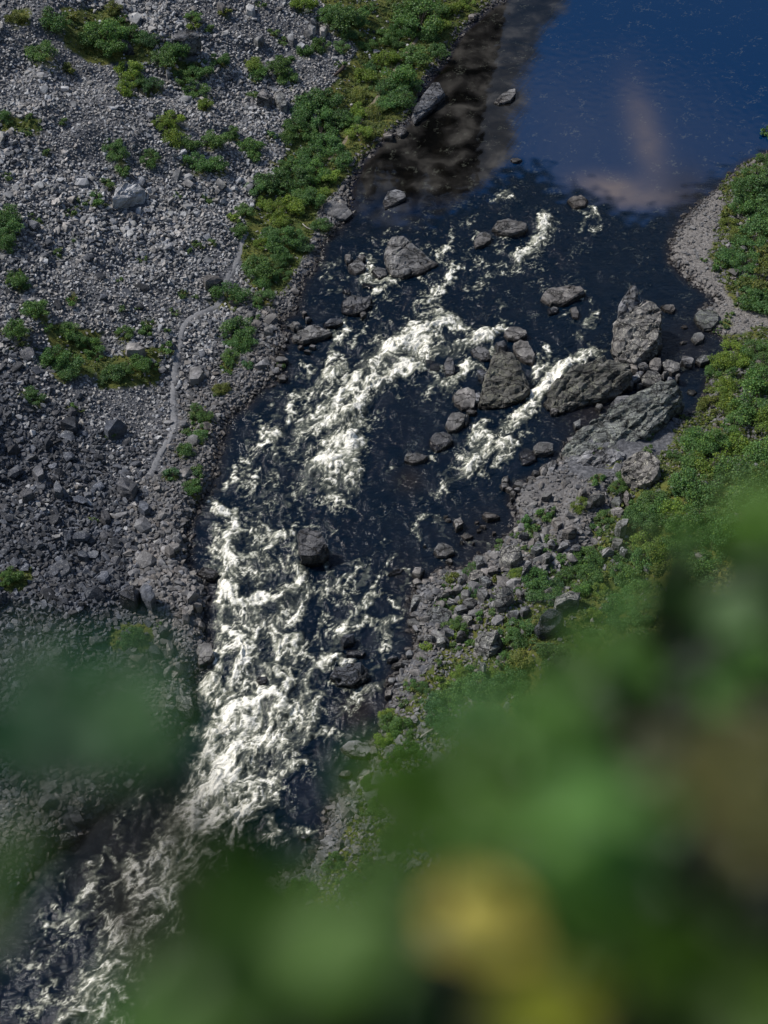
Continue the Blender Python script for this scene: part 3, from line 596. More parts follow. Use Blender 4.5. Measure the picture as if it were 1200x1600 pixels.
    if not inst: hh = math_(t, 'SUBTRACT', hh, math_(t, 'MULTIPLY', joint, 1.6))
    if strata: hh = math_(t, 'ADD', hh, math_(t, 'MULTIPLY', s, 3.0 * strata))
    L(t, hh, b.inputs['Height']); L(t, b.outputs[0], p.inputs['Normal'])
    o = N(t, 'ShaderNodeOutputMaterial'); L(t, p.outputs[0], o.inputs['Surface'])
    return m


M_SCREE = rock_mat('scree rock', (.058, .058, .060), (.225, .225, .228), (.46, .455, .45), lich=.45, spread=.7, inst=True, wet=True)
M_SHORE = rock_mat('shore rock', (.035, .034, .034), (.118, .114, .113), (.26, .252, .25), lich=.3, spread=.55, inst=True)
M_BOULD = rock_mat('river rock', (.03, .029, .03), (.12, .117, .117), (.27, .262, .262), lich=.35, spread=.35)
M_DARK = rock_mat('dark wet rock', (.008, .010, .014), (.030, .033, .042), (.10, .105, .12), lich=.1, spread=.2, rough=.45)
M_LICHEN = rock_mat('lichen rock', (.03, .031, .033), (.095, .097, .10), (.21, .212, .215), lichen=(.42, .43, .38), lich=.8, spread=.25)
M_SLAB = rock_mat('banded rock', (.035, .037, .036), (.115, .12, .11), (.25, .255, .235), lichen=(.40, .42, .32), lich=.8, spread=.2, strata=.75, strata_rot=(0, 0, math.radians(-38)))
M_BANDED = rock_mat('banded grey rock', (.035, .034, .035), (.14, .137, .137), (.31, .303, .302), lich=.35, spread=.3, strata=.6, strata_rot=(0, 0, math.radians(-25)))
M_GREEN = rock_mat('mossy rock', (.022, .024, .024), (.075, .078, .074), (.17, .175, .165), lichen=(.22, .24, .16), lich=.7, spread=.2, strata=.3, strata_rot=(0, 0, math.radians(-30)))
M_CLIFF = rock_mat('cliff rock', (.03, .028, .024), (.10, .088, .07), (.22, .19, .15), lichen=(.24, .21, .14), lich=.6, spread=.1, scale=.07, wet=False)


def leaf_mat(name, base, vary=.5, yellow=0.15, trans=.28, gloss=.45):
    m, t = new_mat(name)
    oi = N(t, 'ShaderNodeObjectInfo'); geo = N(t, 'ShaderNodeNewGeometry')
    at_ = N(t, 'ShaderNodeAttribute', attribute_name='tone')
    c = mixc_(t, 1.0, base, oi.outputs['Color'], 'MULTIPLY')
    ri = geo.outputs['Random Per Island']
    c2 = mixc_(t, 1.0, c, ramp(t, ri, [(0, 1 - vary), (.5, 1.0), (1, 1 + vary)]), 'MULTIPLY')
    c3 = mixc_(t, 1.0, c2, ramp(t, at_.outputs['Fac'], [(0, (.62, .72, .85)), (.5, (1, 1, 1)), (1, (1.5, 1.32, .8))]), 'MULTIPLY')
    yl = ramp(t, math_(t, 'FRACT', math_(t, 'MULTIPLY', ri, 7.77)), [(1 - yellow, 0.0), (1.0, .8)])
    c4 = mixc_(t, yl, c3, mixc_(t, 1.0, c3, (2.3, 1.6, .7), 'MULTIPLY'))
    p = N(t, 'ShaderNodeBsdfPrincipled', i_Roughness=gloss); L(t, c4, p.inputs['Base Color'])
    p.inputs['Specular IOR Level'].default_value = .3
    tr = N(t, 'ShaderNodeBsdfTranslucent'); L(t, mixc_(t, 1.0, c4, (1.2, 1.3, .6), 'MULTIPLY'), tr.inputs['Color'])
    mx = N(t, 'ShaderNodeMixShader', i_0=trans); L(t, p.outputs[0], mx.inputs[1]); L(t, tr.outputs[0], mx.inputs[2])
    o = N(t, 'ShaderNodeOutputMaterial'); L(t, mx.outputs[0], o.inputs['Surface'])
    return m


M_LEAF = leaf_mat('shrub leaves', (.105, .175, .068))
M_NEAR = leaf_mat('near leaves', (.080, .118, .046), vary=.35, yellow=.05, trans=.35)
M_MOSS = leaf_mat('ground plants', (.095, .13, .036), vary=.45, yellow=.12)


def plain(name, col, rough=.8, nscale=6, amp=.5):
    m, t = new_mat(name)
    geo = N(t, 'ShaderNodeNewGeometry')
    n = noise_(t, geo.outputs['Position'], nscale, 5, .65)
    c = mixc_(t, 1.0, col, ramp(t, n, [(.25, 1 - amp), (.75, 1 + amp)]), 'MULTIPLY')
    p = N(t, 'ShaderNodeBsdfPrincipled', i_Roughness=rough); L(t, c, p.inputs['Base Color'])
    b = N(t, 'ShaderNodeBump', i_Strength=.5, i_Distance=.05); L(t, n, b.inputs['Height']); L(t, b.outputs[0], p.inputs['Normal'])
    o = N(t, 'ShaderNodeOutputMaterial'); L(t, p.outputs[0], o.inputs['Surface'])
    return m


M_BARK = plain('bark', (.075, .06, .048), .9, 9)
M_WOOD = plain('bleached wood', (.34, .31, .28), .8, 12, .3)
M_ROTWOOD = plain('rotten wood', (.05, .035, .028), .9, 12, .4)
M_PATH = plain('trodden gravel', (.17, .17, .175), .95, 5, .45)


def ground_mat():
    m, t = new_mat('ground')
    geo = N(t, 'ShaderNodeNewGeometry'); P = geo.outputs['Position']
    veg = N(t, 'ShaderNodeAttribute', attribute_name='veg').outputs['Fac']
    grav = N(t, 'ShaderNodeAttribute', attribute_name='gravel').outputs['Fac']
    wall = N(t, 'ShaderNodeAttribute', attribute_name='wall').outputs['Fac']
    n1 = noise_(t, P, .22, 5, .6); n2 = noise_(t, P, 2.2, 6, .7); n3 = noise_(t, P, .6, 4, .6)
    rock = ramp(t, n2, [(.3, (.03, .032, .036)), (.5, (.09, .092, .10)), (.72, (.22, .22, .23))])
    gr = ramp(t, noise_(t, P, 3.2, 8, .8), [(.30, (.06, .056, .052)), (.5, (.17, .158, .148)), (.72, (.36, .34, .32))])
    c = mixc_(t, grav, rock, gr)
    moss = mixc_(t, ramp(t, n3, [(.35, 0.0), (.65, 1.0)]), (.055, .085, .022), (.13, .13, .032))
    moss = mixc_(t, ramp(t, n1, [(.62, 0.0), (.75, .8)]), moss, (.16, .085, .035))
    moss = mixc_(t, .8, moss, ramp(t, n2, [(.3, .35), (.7, 1.4)]), 'MULTIPLY')
    vf = math_(t, 'ADD', veg, math_(t, 'MULTIPLY', math_(t, 'SUBTRACT', n3, .5), .9))
    c = mixc_(t, ramp(t, vf, [(.35, 0.0), (.6, 1.0)]), c, moss)
    wm = N(t, 'ShaderNodeMapping'); wm.inputs['Scale'].default_value = (1, 1, .3); L(t, P, wm.inputs['Vector'])
    wc = ramp(t, noise_(t, wm.outputs[0], .09, 6, .65, .5), [(.38, (.018, .018, .014)), (.5, (.095, .08, .055)), (.66, (.26, .22, .16))])
    c = mixc_(t, wall, c, wc)
    p = N(t, 'ShaderNodeBsdfPrincipled', i_Roughness=.95); p.inputs['Specular IOR Level'].default_value = .2
    L(t, c, p.inputs['Base Color'])
    b = N(t, 'ShaderNodeBump', i_Strength=1.0, i_Distance=.25); L(t, n2, b.inputs['Height']); L(t, b.outputs[0], p.inputs['Normal'])
    o = N(t, 'ShaderNodeOutputMaterial'); L(t, p.outputs[0], o.inputs['Surface'])
    return m


def water_mat():
    m, t = new_mat('river water')
    geo = N(t, 'ShaderNodeNewGeometry'); P = geo.outputs['Position']
    A = lambda s: N(t, 'ShaderNodeAttribute', attribute_name=s).outputs['Fac']
    foam, milk, rough, shal = A('foam'), A('milk'), A('rough'), A('shallow')
    fv = N(t, 'ShaderNodeAttribute', attribute_name='flow').outputs['Vector']
    n1 = math_(t, 'SUBTRACT', 1.0, math_(t, 'ABSOLUTE', math_(t, 'MULTIPLY_ADD', noise_(t, fv, 2.1, 4, .62, .9), 5.0, -2.5)))
    n2 = noise_(t, P, 5.5, 4, .7, .8)
    fn = math_(t, 'ADD', math_(t, 'MULTIPLY', math_(t, 'SUBTRACT', n1, .45), .30), math_(t, 'MULTIPLY', math_(t, 'SUBTRACT', n2, .5), .70))
    amt = math_(t, 'ADD', foam, math_(t, 'MULTIPLY', fn, math_(t, 'MINIMUM', math_(t, 'MULTIPLY', foam, 3.0), 1.0)))
    ff = ramp(t, amt, [(.04, 0.0), (.25, .14), (.55, .46), (1.0, 1.0)])
    bed, bar = A('bed'), A('bar')  # cliff and cloud reflections of the pool, painted into the water colour
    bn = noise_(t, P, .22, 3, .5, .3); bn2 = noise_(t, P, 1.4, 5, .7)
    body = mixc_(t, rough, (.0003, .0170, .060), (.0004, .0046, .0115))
    cliff_reflc = mixc_(t, .7, ramp(t, bn, [(.40, (.002, .002, .002)), (.52, (.011, .0105, .010)), (.70, (.050, .047, .042))]), ramp(t, bn2, [(.3, .75), (.7, 1.15)]), 'MULTIPLY')
    body = mixc_(t, bed, body, cliff_reflc)  # 'bed' is the brown cliff reflection, mixed in as colour
    body = mixc_(t, math_(t, 'MULTIPLY', bar, math_(t, 'ADD', .45, bn)), body, (.16, .125, .105))  # 'bar' is the tan cloud reflection, mixed in as colour
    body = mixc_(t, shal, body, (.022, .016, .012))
    mk = math_(t, 'ADD', milk, math_(t, 'MULTIPLY', fn, .25))
    body = mixc_(t, ramp(t, mk, [(.10, 0.0), (.85, .55)]), body, (.22, .235, .185))
    foamc = mixc_(t, ramp(t, amt, [(.35, 0.0), (.85, 1.0)]), (.56, .555, .42), (.93, .90, .80))
    c = mixc_(t, ff, body, foamc)
    p = N(t, 'ShaderNodeBsdfPrincipled'); p.inputs['IOR'].default_value = 1.33; p.inputs['Specular IOR Level'].default_value = .42
    L(t, c, p.inputs['Base Color'])
    L(t, math_(t, 'ADD', math_(t, 'MULTIPLY', ff, .75), math_(t, 'ADD', .04, math_(t, 'MULTIPLY', rough, .08))), p.inputs['Roughness'])
    # ripples: faint on the pool, strong in the rapids
    r1 = noise_(t, fv, 2.0, 4, .6, .5); mp2 = N(t, 'ShaderNodeMapping'); mp2.inputs['Rotation'].default_value = (0, 0, .5); mp2.inputs['Scale'].default_value = (1, 1.8, 1); L(t, P, mp2.inputs['Vector'])
    r2 = noise_(t, mp2.outputs[0], 1.6, 5, .6, .4)
    r3 = noise_(t, fv, .55, 3, .5, .8)
    hgt = math_(t, 'ADD', math_(t, 'MULTIPLY', math_(t, 'ADD', r1, math_(t, 'MULTIPLY', r3, 1.6)), 1.0), r2)
    b = N(t, 'ShaderNodeBump', i_Distance=.16)
    L(t, math_(t, 'ADD', .004, math_(t, 'MULTIPLY', rough, .75)), b.inputs['Strength']); L(t, hgt, b.inputs['Height'])
    b2 = N(t, 'ShaderNodeBump', i_Distance=.12, i_Strength=.6); L(t, math_(t, 'MULTIPLY', amt, ff), b2.inputs['Height']); L(t, b.outputs[0], b2.inputs['Normal'])
    L(t, b2.outputs[0], p.inputs['Normal'])
    o = N(t, 'ShaderNodeOutputMaterial'); L(t, p.outputs[0], o.inputs['Surface'])
    return m


# ================================================================ mesh helpers
def mesh_np(name, V, F, mats=(), smooth=True, attrs=None, uv=None):
    """V (n,3), F (m,k) all faces with the same number of corners"""
    me = bpy.data.meshes.new(name)
    V = np.ascontiguousarray(V, np.float32); F = np.ascontiguousarray(F, np.int32)
    k = F.shape[1]
    me.vertices.add(len(V)); me.vertices.foreach_set('co', V.ravel())
    me.loops.add(F.size); me.loops.foreach_set('vertex_index', F.ravel())
    me.polygons.add(len(F))
    me.polygons.foreach_set('loop_start', np.arange(0, F.size, k, dtype=np.int32))
    me.polygons.foreach_set('loop_total', np.full(len(F), k, np.int32))
    me.polygons.foreach_set('use_smooth', np.full(len(F), smooth))
    me.update(calc_edges=True)
    for nm, val in (attrs or {}).items():
        val = np.ascontiguousarray(val, np.float32)
        if val.ndim == 2:
            a = me.attributes.new(nm, 'FLOAT_VECTOR', 'POINT'); a.data.foreach_set('vector', val.ravel())
        else:
            a = me.attributes.new(nm, 'FLOAT', 'POINT'); a.data.foreach_set('value', val)
    for m in mats: me.materials.append(m)
    return me


def put(name, me, loc=(0, 0, 0), rot=(0, 0, 0), scl=(1, 1, 1), parent=None, kind=None, label=None, cat=None, group=None):
    o = bpy.data.objects.new(name, me); COL.objects.link(o)
    o.location = loc; o.rotation_euler = rot; o.scale = scl
    if parent: o.parent = parent
    if kind: o['kind'] = kind
    if label: o['label'] = label
    if cat: o['category'] = cat
    if group: o['group'] = group
    return o


def grid_mesh(name, X, Y, Z, keep, attrs, mat, smooth=True):
    """sheet over a rectangular grid; keep marks the cells to build"""
    h, w = X.shape
    idx = np.arange(h * w).reshape(h, w)
    q = np.stack([idx[:-1, :-1], idx[:-1, 1:], idx[1:, 1:], idx[1:, :-1]], -1)[keep]
    used = np.zeros(h * w, bool); used[q.ravel()] = True
    new = np.cumsum(used) - 1
    V = np.stack([X.ravel()[used], Y.ravel()[used], Z.ravel()[used]], 1)
    at2 = {k: (v.reshape(h * w, -1)[used].squeeze() if v.ndim == 3 else v.ravel()[used]) for k, v in attrs.items()}
    return mesh_np(name, V, new[q], [mat], smooth, at2)


# ================================================================ river
RF = river_fields()
_P = np.stack([RF['X'].ravel(), RF['Y'].ravel()], 1)
_sub = (slice(None, None, 5), slice(None, None, 5))
_Ps = np.stack([RF['X'][_sub].ravel(), RF['Y'][_sub].ravel()], 1)
_ds = np.minimum(seg_dist(_Ps, LEFT), seg_dist(_Ps, RIGHT)); _ds = np.where(inside(_Ps, POLY), _ds, -_ds).reshape(RF['X'][_sub].shape)
SDW = bil(_ds, np.broadcast_to(np.arange(WNX) / 5.0, RF['X'].shape), np.broadcast_to((np.arange(WNY) / 5.0)[:, None], RF['X'].shape))
keep = (SDW > -2.5)[:-1, :-1] & (SDW > -2.5)[1:, 1:]
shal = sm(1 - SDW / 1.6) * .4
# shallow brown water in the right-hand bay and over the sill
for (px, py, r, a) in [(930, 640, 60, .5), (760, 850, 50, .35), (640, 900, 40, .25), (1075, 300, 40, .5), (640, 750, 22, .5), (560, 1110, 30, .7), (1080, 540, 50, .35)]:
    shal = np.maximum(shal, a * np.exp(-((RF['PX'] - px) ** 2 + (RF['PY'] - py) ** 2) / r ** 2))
PXf, PYf = RF['PX'], RF['PY']
wob = 6 * RF['lic'] * .3
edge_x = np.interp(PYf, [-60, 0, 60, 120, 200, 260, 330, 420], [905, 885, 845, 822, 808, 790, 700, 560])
CLIFF_REFL = sm(.5 + (edge_x - PXf + 4 * np.sin(PYf * .09) + 7 * np.tanh(RF['lic']) + 5 * RF['ps']) / 34) * sm((385 - PYf) / 90) * sm((SDW + 1) / 2)  # brown reflection of the rock wall, painted over the pool's left side
CLOUD_REFL = np.zeros(PXf.shape)  # tan cloud reflections on the pool, painted as water colour
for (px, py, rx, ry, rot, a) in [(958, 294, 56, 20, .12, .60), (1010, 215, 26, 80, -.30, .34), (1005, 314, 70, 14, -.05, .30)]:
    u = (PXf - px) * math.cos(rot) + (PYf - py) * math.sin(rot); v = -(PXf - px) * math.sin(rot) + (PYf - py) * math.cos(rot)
    CLOUD_REFL = CLOUD_REFL + a * np.exp(-(u / rx) ** 2 - (v / ry) ** 2)
CLOUD_REFL = np.clip(CLOUD_REFL, 0, 1) * RF['calm']
# flow coordinates: metres along and across the current
CA, SA = RF['VX'], RF['VY']
U1 = (RF['X'] * CA.mean() + RF['Y'] * SA.mean())
ang = math.atan2(float(np.median(SA)), float(np.median(CA)))
FU = RF['X'] * math.cos(ang) + RF['Y'] * math.sin(ang); FV = -RF['X'] * math.sin(ang) + RF['Y'] * math.cos(ang)
FL = np.stack([FU * .55 + .25 * RF['ps'], FV * 1.5 + .5 * RF['ps'], FU * 0], -1)
M_WATER = water_mat()
edge = sm(SDW / 1.5)
ZW = RF['h'] * edge
me = grid_mesh('river_water', RF['X'], RF['Y'], ZW, keep, dict(foam=RF['foam'] * sm(SDW / .8 + .5), milk=RF['milk'], rough=RF['rough'], shallow=shal, flow=FL, bed=CLIFF_REFL, bar=CLOUD_REFL), M_WATER)  # bed and bar carry the painted cliff and cloud reflections
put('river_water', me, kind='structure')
_x = np.linspace(-260, 300, 30); _y = np.array([WY0 + WC * (WNY - 1) - 1e-4, 300, 360, 420, 500, 620])
X_, Y_ = np.meshgrid(_x, _y)
one = np.zeros(X_.shape)
me = grid_mesh('upstream_water', X_, Y_, X_ * 0, np.ones((len(_y) - 1, len(_x) - 1), bool), dict(foam=one, milk=one, rough=one, shallow=one, bed=one, bar=one, flow=np.stack([X_, Y_, one], -1)), M_WATER)  # bed and bar: weights of the painted cliff and cloud reflections
put('upstream_water', me, kind='structure')

# ================================================================ terrain
def axis(lo, hi, step, far_lo, far_hi, grow=1.13):
    a = list(np.arange(lo, hi + 1e-6, step)); s = step
    while a[-1] < far_hi: s *= grow; a.append(a[-1] + s)
    s = step
    b = []; v = lo
    while v > far_lo: s *= grow; v -= s; b.append(v)
    return np.array(b[::-1] + a)


tx_ = axis(-78, 86, .6, -1500, 1500)
ty_ = axis(50, 244, .6, 46, 2200)
ty_ = np.concatenate([[-400, -200, -100, -50, -25, -12, -6, -3, -1, 0, .5, .62, 1, 1.6, 2.4, 3.4, 5, 7, 9.5, 12, 15, 18, 21, 24, 27, 30, 33, 36, 39, 42, 44], ty_[ty_ > 45]])
TX, TY = np.meshgrid(tx_, ty_)
TZ = terrain_z(TX, TY)


def soft_poly(X, Y, pts, feather=14):
    PX, PY = to_px(X, Y, np.maximum(TZ, 0))
    a = np.array(pts, float); Q = np.stack([PX.ravel(), PY.ravel()], 1)
    d = seg_dist(Q, np.vstack([a, a[:1]])); i = inside(Q, a)
    return sm(.5 + np.where(i, d, -d) / (2 * feather)).reshape(X.shape)


VEG_POLYS = [
 [(600, -40), (780, -40), (765, 5), (722, 45), (697, 90), (660, 120), (640, 180), (600, 212), (572, 243), (545, 275), (500, 325), (480, 395), (440, 460), (395, 455), (375, 400), (385, 330), (440, 265), (455, 190), (520, 130), (560, 80), (500, 0), (500, -40)],
 [(95, 10), (180, 18), (245, 65), (235, 98), (140, 100), (100, 70)], [(0, 185), (60, 182), (65, 205), (0, 208)], [(20, 12), (50, 15), (45, 40), (8, 35)],
 [(265, 90), (320, 100), (310, 125), (260, 118)], [(75, 505), (160, 520), (150, 590), (80, 580)], [(150, 560), (255, 540), (250, 600), (150, 610)],
 [(1128, 250), (1300, 150), (1300, 480), (1150, 480), (1110, 400), (1130, 330)],
 [(1115, 525), (1300, 500), (1300, 1700), (560, 1700), (480, 1420), (545, 1290), (590, 1180), (660, 1060), (715, 985), (800, 915), (930, 860), (960, 790), (1050, 690), (1090, 600)],
 [(170, 975), (240, 975), (240, 1020), (170, 1010)], [(0, 890), (60, 890), (40, 925), (0, 925)],
]
VEG = np.zeros(TX.shape)
nearm = (TY > 46) & (TY < 262) & (TX > -85) & (TX < 100)
for pts in VEG_POLYS: VEG = np.maximum(VEG, soft_poly(TX, TY, pts) * nearm)
GRAV_POLYS = [[(1200, 235), (1140, 275), (1045, 380), (1060, 430), (1115, 480), (1090, 500), (1140, 545), (1230, 520), (1230, 440), (1130, 440), (1120, 340)],
              [(800, 790), (830, 755), (860, 740), (925, 760), (935, 800), (880, 830), (860, 800)], [(880, 830), (950, 800), (960, 850), (900, 870)]]
for (px, py, r_, t_) in SHRUBS:
    if r_ < 7: continue
    x_, y_, z_ = land(px, py + .45 * r_); R_ = r_ * 180 / FPX * 1.9
    VEG = np.maximum(VEG, .62 * np.exp(-((TX - x_) ** 2 + (TY - y_) ** 2) / R_ ** 2))
GRAV = np.zeros(TX.shape)
for k_, pts in enumerate(GRAV_POLYS): GRAV = np.maximum(GRAV, soft_poly(TX, TY, pts, 8) * nearm * (1, .55, .4)[k_])
WALL = sm((TY - 285) / 15) * (TZ > 2)
VEG = np.where((TY < 46), .8, VEG)
keep = ~((TZ[:-1, :-1] < -1.5) & (TZ[1:, 1:] < -1.5) & (TZ[1:, :-1] < -1.5) & (TZ[:-1, 1:] < -1.5))
me = grid_mesh('ground', TX, TY, TZ, keep, dict(veg=VEG, gravel=GRAV, wall=WALL), ground_mat())
put('ground', me, kind='structure')


def field(A, x, y):
    fx = np.interp(x, tx_, np.arange(len(tx_))); fy = np.interp(y, ty_, np.arange(len(ty_)))
    return bil(A, fx, fy)


# ================================================================ footpath
PATH_PX = [(690, 12), (662, 48), (640, 75), (612, 118), (592, 150), (575, 170), (556, 200), (528, 235), (515, 250)]
TRAIL_PX = [(385, 362), (376, 385), (370, 410), (352, 440), (345, 470), (334, 481), (312, 489), (294, 499), (284, 514), (279, 538), (277, 560), (272, 582), (270, 605), (271, 640), (272, 665), (262, 690), (248, 712), (242, 728), (234, 742)]


def ribbon(name, pts, w, mat, lift=.10):
    a = np.array(pts, float); t = np.linspace(0, len(a) - 1, 8 * len(a))
    b = np.stack([np.interp(t, np.arange(len(a)), a[:, i]) for i in (0, 1)], 1)
    for _ in range(4): b[1:-1] = (b[:-2] + 2 * b[1:-1] + b[2:]) / 4
    x, y, z = land(b[:, 0], b[:, 1])
    d = np.stack([np.gradient(x), np.gradient(y)], 1); d /= np.linalg.norm(d, axis=1)[:, None] + 1e-9
    n = np.stack([-d[:, 1], d[:, 0]], 1)
    rng = np.random.default_rng(4); V = []; m = 7
    for j in range(m):
        s = (j / (m - 1) - .5) * w * (1 + .5 * np.interp(np.arange(len(x)), np.arange(0, len(x), 5), rng.uniform(-.6, .6, len(np.arange(0, len(x), 5)))))
        X, Y = x + n[:, 0] * s, y + n[:, 1] * s
        e = abs(j / (m - 1) - .5) * 2
        V.append(np.stack([X, Y, gz(X, Y) + lift * (1 - e ** 3) - .06 + rng.uniform(-.03, .03, len(X))], 1))
    V = np.stack(V, 1); k = len(x)
    idx = np.arange(k * m).reshape(k, m)
    F = np.stack([idx[:-1, :-1], idx[:-1, 1:], idx[1:, 1:], idx[1:, :-1]], -1).reshape(-1, 4)
    put(name, mesh_np(name, V.reshape(-1, 3), F, [mat], True), kind='structure')
    return np.stack([x, y], 1)


TRAIL = ribbon('footpath', TRAIL_PX, .85, M_PATH)
TRAIL2 = ribbon('footpath', PATH_PX, .8, plain('trodden earth', (.17, .14, .10), .95, 5, .4))

# ================================================================ stones
def hull_bm(pts):
    bm = bmesh.new()
    for p in pts: bm.verts.new(p)
    r = bmesh.ops.convex_hull(bm, input=bm.verts)
    bmesh.ops.delete(bm, geom=[v for v in bm.verts if not v.link_faces], context='VERTS')
    bmesh.ops.recalc_face_normals(bm, faces=bm.faces)
    return bm


def stone_mesh(seed, npts=15, flat=.62, mat=M_SCREE, sub=False):
    r = random.Random(seed); pts = []
    ex, ey = r.uniform(.8, 1.25), r.uniform(.65, 1.0)
    for _ in range(npts):
        v = Vector((r.gauss(0, 1), r.gauss(0, 1), r.gauss(0, 1))); v.normalize()
        # squash towards a blocky shape
        v = Vector([math.copysign(abs(c) ** .72, c) for c in v])
        pts.append((v.x * ex * .5, v.y * ey * .5, v.z * flat * .5 * r.uniform(.8, 1.1)))
    bm = hull_bm(pts)
    if sub:
        bmesh.ops.subdivide_edges(bm, edges=bm.edges, cuts=1, use_grid_fill=True)
        for v in bm.verts: v.co += v.normal * .05 * mnoise.noise(v.co * 2.6 + Vector((seed, 0, 0)))
    me = bpy.data.meshes.new('stone_%d' % seed); bm.to_mesh(me); bm.free()
    me.materials.append(mat)
    return me


def scatter_group(name, protos, P, rot, scl, idx, label, mat=None, cat=None):
    """one object: thousands of small stones (or tufts) standing at P"""
    col = bpy.data.collections.new(name + '_kinds')
    for k, me in enumerate(protos):
        o = bpy.data.objects.new('%s_kind_%02d' % (name, k), me); col.objects.link(o)
    me = bpy.data.meshes.new(name)
    me.vertices.add(len(P)); me.vertices.foreach_set('co', np.ascontiguousarray(P, np.float32).ravel())
    for nm, typ, val in (('rot', 'FLOAT_VECTOR', rot), ('scl', 'FLOAT_VECTOR', scl), ('idx', 'INT', idx)):
        a = me.attributes.new(nm, typ, 'POINT')
        if typ == 'INT': a.data.foreach_set('value', np.ascontiguousarray(val, np.int32))
        else: a.data.foreach_set('vector', np.ascontiguousarray(val, np.float32).ravel())
    for pm in {m for p in protos for m in p.materials}: me.materials.append(pm)
    o = put(name, me, kind='stuff', label=label, cat=cat)
    g = bpy.data.node_groups.new(name, 'GeometryNodeTree')
    g.interface.new_socket('Geometry', in_out='INPUT', socket_type='NodeSocketGeometry')
    g.interface.new_socket('Geometry', in_out='OUTPUT', socket_type='NodeSocketGeometry')
    gi = g.nodes.new('NodeGroupInput'); go = g.nodes.new('NodeGroupOutput')
    ci = g.nodes.new('GeometryNodeCollectionInfo'); ci.inputs['Collection'].default_value = col
    ci.inputs['Separate Children'].default_value = True; ci.inputs['Reset Children'].default_value = True
    ip = g.nodes.new('GeometryNodeInstanceOnPoints'); ip.inputs['Pick Instance'].default_value = True

    def na(nm, typ):
        n = g.nodes.new('GeometryNodeInputNamedAttribute'); n.data_type = typ; n.inputs['Name'].default_value = nm
        return n.outputs[0]
    e2r = g.nodes.new('FunctionNodeEulerToRotation')
    g.links.new(na('rot', 'FLOAT_VECTOR'), e2r.inputs[0])
    g.links.new(gi.outputs[0], ip.inputs['Points']); g.links.new(ci.outputs[0], ip.inputs['Instance'])
    g.links.new(na('idx', 'INT'), ip.inputs['Instance Index']); g.links.new(e2r.outputs[0], ip.inputs['Rotation'])
    g.links.new(na('scl', 'FLOAT_VECTOR'), ip.inputs['Scale']); g.links.new(ip.outputs[0], go.inputs[0])
    md = o.modifiers.new('scatter', 'NODES'); md.node_group = g
    return o


rng = np.random.default_rng(77)
PR_SCREE = [stone_mesh(100 + i, 13 + i % 4, .55 + .05 * (i % 4)) for i in range(14)]
M_SCREE_DARK = rock_mat('dark scree rock', (.014, .016, .021), (.045, .050, .062), (.115, .12, .135), lichen=(.18, .19, .17), lich=.35, spread=.9, inst=True)  # darker scree stone, used mostly low on the left slope
PR_SCREE += [stone_mesh(100 + i, 13 + i % 4, .55 + .05 * (i % 4), M_SCREE_DARK) for i in range(14)]
PR_SHORE = [stone_mesh(200 + i, 14, .55, M_SHORE) for i in range(8)]

# candidate points over the visible ground, in three sizes
def in_view(x, y, z, m=25):
    px, py = to_px(x, y, z)
    return (px > -m) & (px < 1200 + m) & (py > -m) & (py < 1600 + m)


def cand(step, seed, x0=-78, x1=86, y0=50, y1=242):
    r = np.random.default_rng(seed)
    gx, gy = np.meshgrid(np.arange(x0, x1, step), np.arange(y0, y1, step))
    x = (gx + r.uniform(-.5, .5, gx.shape) * step).ravel(); y = (gy + r.uniform(-.5, .5, gy.shape) * step).ravel()
    return x, y, r


BOULDER_FOOT = []          # (x, y, r) of hand-built boulders, kept clear of loose stones


def clear_of(x, y, feet, k=.8):
    ok = np.ones(len(x), bool)
    for (bx, by, r) in feet:
        ok &= ((x - bx) ** 2 + (y - by) ** 2) > (r * k) ** 2
    return ok


STONES = []
COARSE = fractal((420, 420), .5, 30, 900, 4, .5)


def coarse(x, y): return bil(COARSE, (x + 100) / .5 % 418, (y - 40) / .5 % 418)


def gather(step, seed, smin, smax, power, sink):
    x, y, r = cand(step, seed)
    P = np.stack([x, y], 1)
    z = gz(x, y); ok = in_view(x, y, z)
    x, y, z = x[ok], y[ok], z[ok]; P = P[ok]
    dl = seg_dist(P, LEFT); dr = seg_dist(P, RIGHT); ins = inside(P, POLY)
    left = dl < dr
    veg = field(VEG, x, y); grav = field(GRAV, x, y)
    dens = np.where(left, 1.0 - .93 * sm((veg - .3) / .35), 0)
    shore_r = 1 - sm((dr - 5) / 10)
    dens_r = np.maximum(.9 * shore_r, 1 - 1.3 * sm((veg - .25) / .5)) * (1 - .85 * grav)
    dens = np.where(left, dens, np.clip(dens_r, .10, 1))
    tr = np.minimum(seg_dist(P, TRAIL), seg_dist(P, TRAIL2))
    keep = (r.uniform(size=len(x)) < dens) & (~ins) & ((tr > .5) | ((smax < .5) & (r.uniform(size=len(x)) < .45)) & (tr > .12))
    d = np.minimum(dl, dr)
    s = smin + (smax - smin) * r.uniform(size=len(x)) ** power
    # coarser blocks low on the left slope and in patches, finer gravel on the upper slope
    co = 1 + .16 * coarse(x, y) + .38 * sm((140 - y) / 30) * left - .10 * sm((y - 170) / 40)
    s = s * co
    x, y, z, s, left, d, r_, veg = [a[keep] for a in (x, y, z, s, left, d, r.uniform(size=len(x)), veg)]
    return dict(x=x, y=y, z=z + s * sink, s=s, left=left, d=d, u=r_, veg=veg)


